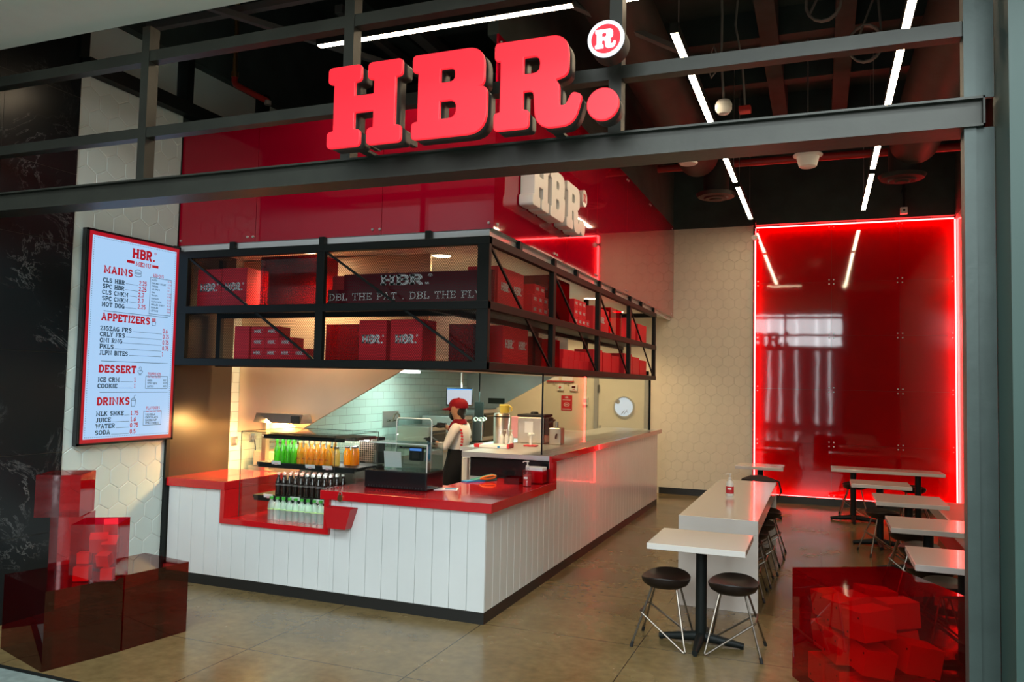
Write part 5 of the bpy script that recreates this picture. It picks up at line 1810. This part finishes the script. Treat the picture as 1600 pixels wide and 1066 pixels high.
ckl = thing('cook_line', 'stainless cooking line along the tiled wall behind the drinks case', 'worktop', (0, 0, 0))
MB().box(XL + .004, -4.78, 7.35, 12.15, .10, .90).build('cabinet', 'steel_soft', ckl)
MB().box(XL + .004, -4.75, 7.33, 12.16, .901, .94).build('top', 'steel', ckl)
MB().box(XL + .02, -4.86, 7.40, 12.10, 0.001, .10).build('plinth', 'black_kick', ckl)
fs_ = thing('fry_station', 'cream-lit steel fry station under the glowing heat lamp', 'fryer', (0, 0, 0))
MB().box(XL + .10, -4.86, 6.62, 7.30, .001, .95).build('cabinet', 'steel_soft', fs_)
MB().box(XL + .14, -4.88, 6.64, 7.28, .951, 1.10).build('dump_pan', 'beige', fs_, bevel=.01)
for k in range(2):
    t = thing('fry_basket', f'wire fry basket resting on the fry station, {ORD[k]} from the glass case', 'basket', (-5.2 + .25 * k, 6.85, 1.102))
    w = MB()
    for i in range(6):
        w.tube([(-.08 + .032 * i, -.10, 0), (-.08 + .032 * i, .10, 0)], .003, 5)
    for i in range(7):
        w.tube([(-.08, -.10 + .033 * i, .0), (.08, -.10 + .033 * i, 0)], .003, 5)
    w.tube([(-.08, -.1, .08), (.08, -.1, .08), (.08, .1, .08), (-.08, .1, .08)], .004, 6, closed=True)
    for sx in (-.08, .08):
        for sy in (-.1, .1):
            w.tube([(sx, sy, 0), (sx, sy, .08)], .004, 6)
    w.build('wire_body', 'steel', t)
    MB().tube([(0, -.10, .08), (0, -.18, .10), (0, -.28, .10)], .008, 8).build('handle', 'black_soft', t, smooth=True)
hl = thing('heat_lamp', 'steel heat lamp glowing orange beside the subway tiles', 'heat lamp', (0, 0, 0))
MB().box(-5.215, -5.165, 6.46, 6.52, .931, 1.46).box(-5.23, -5.10, 6.46, 6.53, .925, .932).build('post', 'steel', hl)
sh = MB()
q = [(6.33, 1.415), (6.37, 1.505), (6.49, 1.505), (6.53, 1.415)]
sh._add([(-5.22, a_, b_) for a_, b_ in q] + [(-4.665, a_, b_) for a_, b_ in q], [(0, 1, 2, 3), (7, 6, 5, 4), (0, 4, 5, 1), (1, 5, 6, 2), (2, 6, 7, 3)])
sh.build('shade', 'steel', hl)
MB().tube([(-5.18, 6.44, 1.445), (-4.72, 6.44, 1.445)], .012, 8).build('glow_tube', 'heat', hl)
MB().box(-4.77, -4.668, 6.320, 6.332, 1.42, 1.49).build('switch_plate', 'steel_dark', hl)
lamp('heat_glow', 'AREA', (-5.0, 6.44, 1.425), 60, (1.0, 0.55, 0.18), 0.45, 0.12, target=(-5.25, 6.50, 0.9))
for i, (y, z) in enumerate(((6.50, 1.20), (6.78, 1.22))):
    t = thing('wall_socket', ['steel wall socket next to the dark wall panel', 'steel wall socket with a plug and lead beside the heat lamp'][i], 'socket', (XL + .001, y, z))
    MB().box(0, .012, -.045, .045, -.045, .045).build('plate', 'steel', t, bevel=.004)
    MB().box(.012, .04, -.02, .02, -.02, .02).build('plug' if i else 'switch', 'plastic_grey', t)
    if i:
        MB().tube([(.035, 0, -.02), (.04, .01, -.10), (.03, .02, -.24)], .006, 6).build('lead', 'black_soft', t, smooth=True)
tp_ = thing('water_tap', 'chrome pot-filler tap on a steel plate on the tiled wall', 'tap', (XL + .001, 9.65, 1.32))
MB().box(0, .012, -.22, .22, -.11, .11).build('plate', 'steel_soft', tp_)
MB().tube([(.012, -.1, -.02), (.10, -.1, -.02), (.12, -.1, .06), (.16, -.1, .09), (.20, -.1, .06), (.20, -.1, .02)], .014, 8).tube([(.06, -.16, -.02), (.06, .10, -.02)], .011, 8).build('spout', 'chrome', tp_, smooth=True)
for i in range(3):
    MB().lathe([(.02, 0), (.02, .09), (.016, .10)], (-4.9 - .25 * i, 8.2 + i * .9, .94), 14)
for i, (x, y, w, d, h, m, lab) in enumerate(((-5.15, 10.55, .55, .60, .42, 'steel_soft', 'squat steel toaster on the far end of the cooking line'),
                                           (-5.15, 9.75, .50, .55, .30, 'steel', 'low steel warmer next to the toaster on the cooking line'),
                                           (-5.10, 11.4, .55, .60, .50, 'steel_soft', 'tall steel oven at the far end of the cooking line'))):
    t = thing(['toaster', 'food_warmer', 'oven'][i], lab, ['toaster', 'warmer', 'oven'][i], (x, y, .942))
    MB().box(-w / 2, w / 2, -d / 2, d / 2, .02, h).build('housing', m, t, bevel=.015)
    MB().box(w / 2, w / 2 + .008, -d / 2 + .05, d / 2 - .05, .08, h - .06).build('front_panel', 'black_gloss', t)
    MB().tube([(w / 2 + .03, -d / 2 + .08, h - .10), (w / 2 + .03, d / 2 - .08, h - .10)], .010, 8).build('handle', 'chrome', t, smooth=True)
    for sx in (-1, 1):
        for sy in (-1, 1):
            MB().lathe([(.02, 0), (.02, .02)], (sx * (w / 2 - .05), sy * (d / 2 - .05), 0), 10).build('foot', 'rubber', t)

mo = thing('order_monitor', 'order screen hung from the kitchen ceiling above the worker in the red cap', 'monitor', (-4.52, 9.6, 1.535), .12)
MB().box(-.19, .19, 0, .035, 0, .245).build('housing', 'black_gloss', mo, bevel=.006)
MB().box(-.172, .172, -.003, .001, .018, .228).build('display', 'monitor_glow', mo)
MB().box(-.172, .172, -.004, -.002, .215, .228).build('task_bar', 'blue_lit', mo)
MB().tube([(0, .05, .12), (0, .09, .16), (0, .10, .45)], .016, 8).build('hanging_arm', 'steel', mo, smooth=True)

pt = thing('prep_table', 'low steel prep table behind the raised ledge beside the worker', 'worktop', (0, 0, 0))
MB().box(-3.72, -3.31, 7.95, 11.8, 1.10, 1.14).build('top', 'steel_soft', pt)
MB().box(-3.70, -3.33, 7.97, 11.78, .001, 1.099).build('cabinet', 'steel_soft', pt)
MB().box(-3.32, -3.262, 7.15, 7.20, .001, 1.10).build('end_post', 'cream', pt)

ds = thing('drum_dispenser', 'round steel drum dispenser behind three sauce pumps on the ledge', 'dispenser', (-3.50, 8.62, 1.172))
ds.location = (-3.50, 8.62, 1.141)
MB().lathe([(0, 0), (.095, 0), (.095, .34), (.085, .355), (0, .36)], n=24).build('drum', 'steel', ds, smooth=True)
MB().lathe([(.097, .31), (.099, .315), (.097, .325)], n=24).build('band', 'steel_dark', ds, smooth=True)
for i in range(3):
    t = thing('sauce_pump', f'white pump sauce bottle on the steel ledge, {ORD[i]} of the three counted from the worker', 'bottle', (-3.44 + i * .055, 8.22, 1.171), -.4, 'sauce pumps')
    t.location = (-3.235 + i * .058, 7.98, 1.171)
    MB().lathe([(0, 0), (.022, 0), (.024, .01), (.024, .09), (.018, .11), (.010, .12)], n=12).build('bottle', 'plastic_white', t, smooth=True)
    MB().lathe([(.012, .12), (.012, .13), (.004, .132), (.004, .165), (.010, .166), (.010, .176), (0, .178)], n=10).tube([(0, 0, .171), (-.035, -.012, .171)], .004, 6).build('pump', 'plastic_white', t, smooth=True)
mc = thing('drinks_machine', 'steel drinks machine with dark lid on the raised ledge', 'machine', (-3.09, 8.62, 1.171))
MB().box(-.16, .16, -.13, .17, 0, .30).build('housing', 'steel', mc, bevel=.012)
MB().box(-.165, .165, -.135, .175, .301, .33).lathe([(.05, .33), (.04, .36), (0, .36)], n=14).build('lid', 'black_soft', mc, bevel=.006)
MB().box(-.07, .03, -.1335, -.129, .12, .25).build('note', 'paper', mc)
MB().box(.165, .22, -.12, .05, .10, .30).build('side_unit', 'black_soft', mc, bevel=.01)
MB().tube([(.20, -.10, .24), (.27, -.14, .26), (.30, -.15, .28)], .012, 8).build('handle', 'black_soft', mc, smooth=True)
MB().box(-.25, -.165, -.10, .08, .05, .30).build('pink_panel', 'sticker_pink', mc, bevel=.008)
cm = thing('cup_machine', 'small steel cup machine next to the dark-lidded drinks machine', 'machine', (-2.785, 8.52, 1.171))
MB().box(-.07, .07, -.06, .08, 0, .19).build('housing', 'steel', cm, bevel=.01)
MB().lathe([(.022, .19), (.022, .26), (0, .26)], (0, 0, 0), 12).build('hopper', 'steel', cm, smooth=True)
MB().tube([(.02, -.06, .12), (.02, -.09, .10), (.02, -.09, .07)], .010, 8).build('spout', 'black_soft', cm, smooth=True)
fl = thing('straw_cup', 'white flower-topped straw holder on a red base on the ledge', 'holder', (-2.94, 8.10, 1.171))
MB().box(-.07, .07, -.05, .05, 0, .015).build('base', 'card_red', fl, bevel=.004)
MB().lathe([(.018, .016), (.015, .11)], n=12).build('stem', 'plastic_white', fl)
w = MB()
for i in range(6):
    a_ = i * PI / 3
    w.lathe([(0, -.012), (.014, -.008), (.018, .006), (.012, .018), (0, .022)], (.026 * math.cos(a_), .026 * math.sin(a_), .125), 8)
w.lathe([(0, -.01), (.016, 0), (0, .02)], (0, 0, .128), 8)
w.build('cup_flowers', 'plastic_white', fl, smooth=True)
ty = thing('serving_tray', 'long white tray box with red ends on the steel ledge', 'tray', (-3.20, 7.72, 1.171), .12)
MB().box(-.15, .15, -.10, .10, 0, .032).build('tray', 'plastic_white', ty, bevel=.006)
MB().box(.150, .175, -.10, .10, 0, .045).build('red_end', 'card_red', ty, bevel=.004)
MB().box(.05, .075, -.103, -.1005, .006, .026).build('blue_sticker', 'blue', ty)
tag(MB().box(-.05, .05, -.06, .06, 0, .035).build('red_box', 'card_red', loc=(-3.52, 8.05, 1.141), bevel=.004), 'small red card box at the near end of the prep table', 'box')
yl = thing('yellow_jug', 'yellow see-through jug standing on the drum dispenser', 'jug', (-3.47, 8.63, 1.502))
MB().lathe([(0, 0), (.055, 0), (.062, .09), (.055, .10), (0, .10)], n=16).build('jug', 'yellow', yl, smooth=True)
MB().tube([(.06, 0, .02), (.09, 0, .03), (.09, 0, .07), (.06, 0, .085)], .007, 7).build('handle', 'yellow', yl, smooth=True)
cupst = thing('cup_rack', 'black rack of white cups hanging behind the worker in the red cap', 'rack', (-4.12, 9.35, 1.40))
MB().box(-.06, .06, 0, .02, 0, .20).tube([(0, .01, .20), (0, .01, .585)], .008, 6).build('rack_frame', 'black_metal', cupst)
for i, (x, z) in enumerate(((-.035, .04), (.035, .05), (-.03, .14), (.035, .15))):
    MB().lathe([(.018, 0), (.028, -.055), (.026, -.056), (.016, -.002), (0, 0)], (x, z, -.02), 12, axis='Y').build('cup', 'plastic_white', cupst, smooth=True)

# back wall of the kitchen: door, poster, controls
dr = struct('door_1', MB().box(-3.72, -2.89, YB - .035, YB - .005, .01, 2.04), 'cream')
f = MB().box(-3.80, -3.725, YB - .05, YB, 0, 2.12).box(-2.885, -2.82, YB - .05, YB, 0, 2.12).box(-3.80, -2.82, YB - .05, YB, 2.05, 2.12).build('door_frame', 'plastic_grey', dr)
pv = MB().lathe([(.165, 0), (.195, 0), (.195, -.02), (.165, -.02), (.165, 0)], (-3.25, YB - .035, 1.478), 36, axis='Y').build('porthole_rim', 'steel', dr, smooth=True)
MB().lathe([(0, -.006), (.167, -.006), (.167, 0)], (-3.25, YB - .036, 1.478), 36, axis='Y').build('porthole_pane', 'port_glow', dr)
tw_ = MB()
for a_, b_ in (((-3.30, 1.34), (-3.24, 1.42)), ((-3.24, 1.42), (-3.27, 1.37)), ((-3.25, 1.345), (-3.19, 1.43)), ((-3.20, 1.40), (-3.17, 1.38))):
    tw_.tube([(a_[0], YB - .046, a_[1]), (b_[0], YB - .046, b_[1])], .004, 5)
tw_.build('twig_print', 'black_soft', dr)
MB().lathe([(0, -.004), (.04, -.004), (.04, 0)], (-3.36, YB - .043, 1.57), 16, axis='Y').build('leaf_print', 'plastic_grey', dr)
MB().box(-3.70, -3.66, YB - .065, YB - .036, 1.0, 1.14).tube([(-3.68, YB - .07, 1.08), (-3.58, YB - .075, 1.08)], .011, 8).build('door_handle', 'steel', dr)
MB().box(-3.735, -3.70, YB - .06, YB - .03, 1.72, 1.86).build('hinge', 'steel_dark', dr)
po = thing('safety_poster', 'small red notice with white lettering on the cream kitchen wall', 'poster', (-4.43, YB - .006, 1.38))
MB().box(0, .21, 0, .005, 0, .275).build('sheet', 'card_red', po)
w, ww = text_mb('HBR.', .03, stroke=2.2)
w.v = [(p[0] * .07 / ww + .07, -.001, p[2] + .225) for p in w.v]
w.quad((.02, -.001, .02), (.19, -.001, .02), (.19, -.001, .03), (.02, -.001, .03))
w.quad((.03, -.001, .19), (.18, -.001, .19), (.18, -.001, .197), (.03, -.001, .197))
for k_ in range(12):
    a0, a1 = 2 * PI * k_ / 12, 2 * PI * (k_ + 1) / 12
    w.quad(*[(.105 + r_ * 1.6 * math.cos(t_), -.001, .11 + r_ * math.sin(t_)) for r_, t_ in ((.035, a0), (.035, a1), (.029, a1), (.029, a0))])
w.quad((.075, -.001, .105), (.135, -.001, .105), (.135, -.001, .115), (.075, -.001, .115))
w.build('printed_lettering', 'print', po, fixn=False)
th = thing('thermostat', 'white wall control box with a red button above the red notice', 'control', (-4.44, YB - .03, 1.80))
MB().box(-.06, .06, 0, .029, -.06, .06).build('box', 'plastic_white', th, bevel=.005)
MB().lathe([(0, -.012), (.02, -.012), (.022, 0)], (-.01, 0, 0), 14, axis='Y').build('button', 'card_red', th)
th = thing('thermostat', 'white wall control box with a dark display beside the one with the button', 'control', (-4.19, YB - .03, 1.79))
MB().box(-.075, .075, 0, .029, -.05, .06).build('box', 'plastic_white', th, bevel=.005)
MB().box(-.035, .035, -.002, .001, .0, .04).build('display', 'black_gloss', th)
MB().box(-.02, .02, -.002, .001, -.03, -.018).build('red_label', 'card_red', th)
th = thing('wall_switch', 'white switch box on the cream wall close to the kitchen door frame', 'switch', (-3.97, YB - .03, 1.56))
MB().box(-.055, .055, 0, .029, -.07, .07).build('box', 'plastic_white', th, bevel=.005)
MB().box(-.03, .03, -.002, .001, -.02, .04).build('key', 'plastic_grey', th)
sb = thing('clip_rail', 'dark red hanging rail with two white cards high on the kitchen wall', 'rail', (-4.71, YB - .03, 1.90))
MB().box(0, .52, 0, .029, 0, .02).build('rail', 'red_board', sb)
for x in (.02, .29):
    MB().box(x, x + .21, .01, .014, .02, .14).build('card', 'paper', sb)
    MB().lathe([(0, -.02), (.015, -.01), (.015, .01), (0, .02)], (x + .12, .01, -.02), 10).build('clip', 'steel', sb)

# kitchen ceiling downlights
for i, (x, y) in enumerate(((-3.40, 6.74), (-4.58, 6.22), (-3.40, 8.6), (-3.0, 10.6), (-4.3, 12.9), (-3.1, 12.6))):
    t = thing('downlight', f'round downlight in the white kitchen ceiling, {ORD[i]} counted from the corner of the cage', 'ceiling light', (x, y, 3.069), 0, 'kitchen downlights')
    MB().lathe([(.092, 0), (.105, 0), (.105, -.008), (.092, -.008), (.092, 0)], n=24).build('ring', 'plastic_white', t)
    MB().lathe([(0, -.004), (.092, -.004), (.092, 0)], n=24).build('diffuser', 'down', t)
    lamp('downlight_lamp', 'SPOT', (x, y, 3.04), 230 if i < 2 else 125, (1.0, 0.70, 0.38), .08, spot=2.5, blend=.8)

# ================================================================== WORKER
def skin_obj(name, m, nodes, edges, parent=None, loc=(0, 0, 0), sub=2):
    me = bpy.data.meshes.new(name)
    me.from_pydata([q[:3] for q in nodes], edges, [])
    o = bpy.data.objects.new(name, me)
    COL.objects.link(o)
    o.parent = parent
    o.location = loc
    sk = o.modifiers.new('skin', 'SKIN')
    sk.use_smooth_shade = True
    for i, q in enumerate(nodes):
        r = q[3]
        me.skin_vertices[0].data[i].radius = r if isinstance(r, tuple) else (r, r)
        me.skin_vertices[0].data[i].use_root = (i == 0)
    ss_ = o.modifiers.new('sub', 'SUBSURF')
    ss_.levels = sub
    ss_.render_levels = sub
    me.materials.append(M[m])
    return o


pw = thing('person', 'worker in a red cap, black mask, white shirt and black apron behind the counter', 'person', (-3.96, 8.30, 0))
BODY = [(.03, 0, .94, (.100, .13)), (.05, 0, 1.08, (.082, .115)), (.075, 0, 1.24, (.088, .13)), (.066, 0, 1.345, (.042, .06)), (.055, 0, 1.42, .050), (.030, 0, 1.49, (.098, .080)), (.035, 0, 1.575, (.112, .092)), (.04, 0, 1.625, (.07, .065)),
        (.075, -.150, 1.325, .040), (-.012, -.208, 1.09, .034), (-.155, -.195, 1.165, .030),
        (.07, .155, 1.325, .040), (-.07, .205, 1.25, .034), (-.205, .15, 1.335, .030),
        (.03, -.085, .86, .075), (-.06, -.09, .49, .052), (-.07, -.10, .10, .042), (-.17, -.105, .045, .036),
        (.03, .085, .86, .075), (-.05, .09, .49, .052), (-.02, .10, .10, .042), (-.12, .105, .045, .036)]
BE = [(0, 1), (1, 2), (2, 3), (3, 4), (4, 5), (5, 6), (6, 7), (3, 8), (8, 9), (9, 10), (3, 11), (11, 12), (12, 13), (0, 14), (14, 15), (15, 16), (16, 17), (0, 18), (18, 19), (19, 20), (20, 21)]
skin_obj('body', 'skin', BODY, BE, pw)
fc = MB()
fc.lathe([(0, -.02), (.012, -.015), (.016, 0), (.008, .022), (0, .03)], (-.062, 0, 1.485), 8)         # nose under the mask
for s in (-1, 1):
    fc.lathe([(0, -.022), (.016, -.015), (.020, .004), (.012, .02), (0, .026)], (.045, s * .078, 1.50), 10, sx=1.0, sy=.45)
fc.build('ears', 'skin', pw, smooth=True)
ey = MB()
for s in (-1, 1):
    ey.lathe([(0, -.008), (.010, -.005), (.011, .002), (0, .008)], (-.052, s * .032, 1.522), 8)
    ey.box(-.064, -.05, s * .032 - .016, s * .032 + .016, 1.543, 1.549)
ey.build('eyes', 'hair', pw, smooth=True)
mk = MB()
vs, fs = [], []
for i in range(9):
    b_ = -1.25 + 2.5 * i / 8
    for j in range(13):
        a_ = PI / 2 + PI * j / 12
        rr = math.cos(b_ * .95)
        vs.append((-.006 + .062 * rr * math.cos(a_), .064 * rr * math.sin(a_), 1.462 + .056 * math.sin(b_)))
for i in range(8):
    for j in range(12):
        fs.append((i * 13 + j, i * 13 + j + 1, (i + 1) * 13 + j + 1, (i + 1) * 13 + j))
mk._add(vs, fs)
mk.build('mask', 'black_soft', pw, smooth=True)
ms = MB()
for s in (-1, 1):
    ms.tube([(-.03, s * .058, 1.49), (.01, s * .078, 1.505), (.055, s * .082, 1.515)], .003, 5)
ms.build('mask_loop', 'black_soft', pw)
hr = MB()
vs, fs = [], []
for i in range(13):
    b_ = -1.2 + 2.5 * i / 12
    for j in range(17):
        a_ = -1.9 + 3.8 * j / 16
        rr = math.cos(b_)
        vs.append((.052 + (.090 * rr) * math.cos(a_), .082 * rr * math.sin(a_), 1.525 + .088 * math.sin(b_)))
for i in range(12):
    for j in range(16):
        fs.append((i * 17 + j, i * 17 + j + 1, (i + 1) * 17 + j + 1, (i + 1) * 17 + j))
hr._add(vs, fs)
hr.lathe([(0, -.05), (.030, -.04), (.045, 0), (.036, .04), (0, .05)], (.085, 0, 1.455), 12)
hr.build('hair', 'hair', pw, smooth=True)
# cap
cpm = MB()
n = 22
prof = [(1.0, 0.0), (1.02, .02), (.97, .055), (.80, .088), (.50, .108), (.0, .116)]
vs, fs = [], []
for s, z in prof:
    for j in range(n):
        a_ = 2 * PI * j / n
        vs.append((.045 + .118 * max(s, .001) * math.cos(a_), .092 * max(s, .001) * math.sin(a_), 1.553 + z))
for i in range(len(prof) - 1):
    for j in range(n):
        fs.append((i * n + j, i * n + (j + 1) % n, (i + 1) * n + (j + 1) % n, (i + 1) * n + j))
cpm._add(vs, fs)
cpm.lathe([(0, .006), (.012, .004), (.012, 0)], (.045, 0, 1.668), 8)
cap = cpm.build('cap', 'cap_red', pw, smooth=True)
br = MB()
top, bot = [], []
for j in range(13):
    a_ = PI / 2 + PI * j / 12
    bx, by = .045 + .112 * math.cos(a_), .088 * math.sin(a_)
    ex = bx - .095 * abs(math.cos(a_)) ** .7
    top.append(((bx, by, 1.562), (ex, by * .92, 1.535)))
vs, fs = [], []
for (p0, p1) in top:
    vs += [p0, p1, (p1[0], p1[1], p1[2] - .008), (p0[0], p0[1], p0[2] - .008)]
for j in range(12):
    o_ = j * 4
    fs += [(o_, o_ + 1, o_ + 5, o_ + 4), (o_ + 3, o_ + 7, o_ + 6, o_ + 2), (o_ + 1, o_ + 2, o_ + 6, o_ + 5)]
br._add(vs, fs)
br.build('visor', 'cap_red', cap, smooth=True)
# shirt (torso and sleeves), collar, apron trousers
SHIRT = [(.04, 0, 1.02, (.108, .140)), (.055, 0, 1.12, (.098, .130)), (.080, 0, 1.24, (.105, .145)), (.075, 0, 1.345, (.068, .095)),
         (.078, -.155, 1.325, .058), (-.010, -.212, 1.10, .050), (-.105, -.200, 1.145, .040),
         (.072, .165, 1.325, .068), (-.06, .208, 1.26, .058), (-.135, .178, 1.30, .048)]
skin_obj('shirt', 'shirt', SHIRT, [(0, 1), (1, 2), (2, 3), (3, 4), (4, 5), (5, 6), (3, 7), (7, 8), (8, 9)], pw)
MB().lathe([(.088, 0), (.082, .03), (.064, .052), (.060, .05), (.076, .02), (.082, 0)], (.066, 0, 1.375), 18, sy=1.05).tube([(.0, -.04, 1.39), (-.035, -.05, 1.33), (-.05, -.03, 1.29)], .016, 8).build('collar', 'cap_red', pw, smooth=True)
tx, tw = text_mb('HUNGRY', .05, stroke=1.9)
st = MB()
for i, ch in enumerate('DBL'):
    pass
for i in range(7):
    z = 1.305 - i * .034
    xw = .180 - .012 * abs(i - 1.5)
    st.rbox((.135 + .016 * math.sin(i * .5), -.108, z), (.030, .006, .022), (0, .35, .95))
st.build('back_print', 'card_red', pw)
def loft(rings, n=20):
    mb_ = MB()
    vs_, fs_2 = [], []
    for cx_, rx_, ry_, z_ in rings:
        for j_ in range(n):
            a_ = 2 * PI * j_ / n
            vs_.append((cx_ + rx_ * math.cos(a_), ry_ * math.sin(a_), z_))
    for i_ in range(len(rings) - 1):
        for j_ in range(n):
            fs_2.append((i_ * n + j_, i_ * n + (j_ + 1) % n, (i_ + 1) * n + (j_ + 1) % n, (i_ + 1) * n + j_))
    fs_2.append(tuple(range((len(rings) - 1) * n, len(rings) * n)))
    return mb_._add(vs_, fs_2)


loft([(.048, .104, .142, 1.085), (.048, .112, .150, 1.03), (.055, .135, .172, .95), (.045, .150, .188, .86), (.000, .152, .190, .76), (-.035, .155, .188, .64), (-.055, .150, .180, .50), (-.06, .145, .178, .46)]).build('apron', 'apron', pw, smooth=True)
for sy, kx_, fx_ in ((-.10, -.08, -.07), (.10, -.06, -.02)):
    MB().tube([(-.03, sy, .62), (kx_, sy, .49), (kx_ - .005, sy, .40), (fx_, sy, .08)], [.085, .080, .078, .060], 14).build('trouser_leg', 'apron', pw, smooth=True)
for sy, fx in ((-.10, -.07), (.10, -.02)):
    MB().lathe([(0, 0), (.05, 0), (.058, .02), (.045, .06), (.03, .085), (0, .09)], (fx - .05, sy, .002), 14, sx=2.1, sy=.9).build('shoe', 'rubber', pw, smooth=True)


def glove(wrist, fdir, up, nm, curl):
    """palm with five separate bent fingers"""
    w_, f_, u_ = Vector(wrist), Vector(fdir).normalized(), Vector(up).normalized()
    s_ = f_.cross(u_).normalized()
    mb = MB()
    mb.tube([w_ - f_ * .035, w_, w_ + f_ * .03, w_ + f_ * .075], [.033, .030, .036, .034], 10)
    for k_, (o_, L_) in enumerate(((-.028, .062), (-.010, .074), (.010, .070), (.027, .056))):
        b0 = w_ + f_ * .070 + s_ * o_
        p1 = b0 + f_ * L_ * .5 - u_ * curl * .3 * L_
        p2 = p1 + f_ * L_ * .32 - u_ * curl * .6 * L_
        mb.tube([b0, p1, p2], [.0095, .009, .007], 7)
    b0 = w_ + f_ * .02 - s_ * .030
    mb.tube([b0, b0 + f_ * .03 - s_ * .018 - u_ * .008, b0 + f_ * .058 - s_ * .015 - u_ * .02], [.011, .0095, .0075], 7)
    return mb.build(nm, 'glove', pw, smooth=True)


glove((-.165, -.193, 1.168), (-1, .15, .45), (.45, 0, 1), 'glove', .5)
glove((-.215, .145, 1.338), (-1, -.1, -.02), (0, 0, 1), 'glove', .35)
bb = thing('spray_cloth', 'blue cloth hanging from the gloved hand of the worker', 'cloth', (-4.19, 8.12, 1.0))
c = MB()
vs, fs = [], []
for i in range(9):
    for j in range(7):
        u, v = i / 8, j / 6
        vs.append(((u - .5) * (.055 + .03 * v), .012 * math.sin(u * 9 + v * 2), .20 - .26 * v))
for i in range(8):
    for j in range(6):
        fs.append((i * 7 + j, (i + 1) * 7 + j, (i + 1) * 7 + j + 1, i * 7 + j + 1))
c._add(vs, fs)
o = c.build('cloth_sheet', 'blue', bb, smooth=True)
m_ = o.modifiers.new('thick', 'SOLIDIFY')
m_.thickness = .012
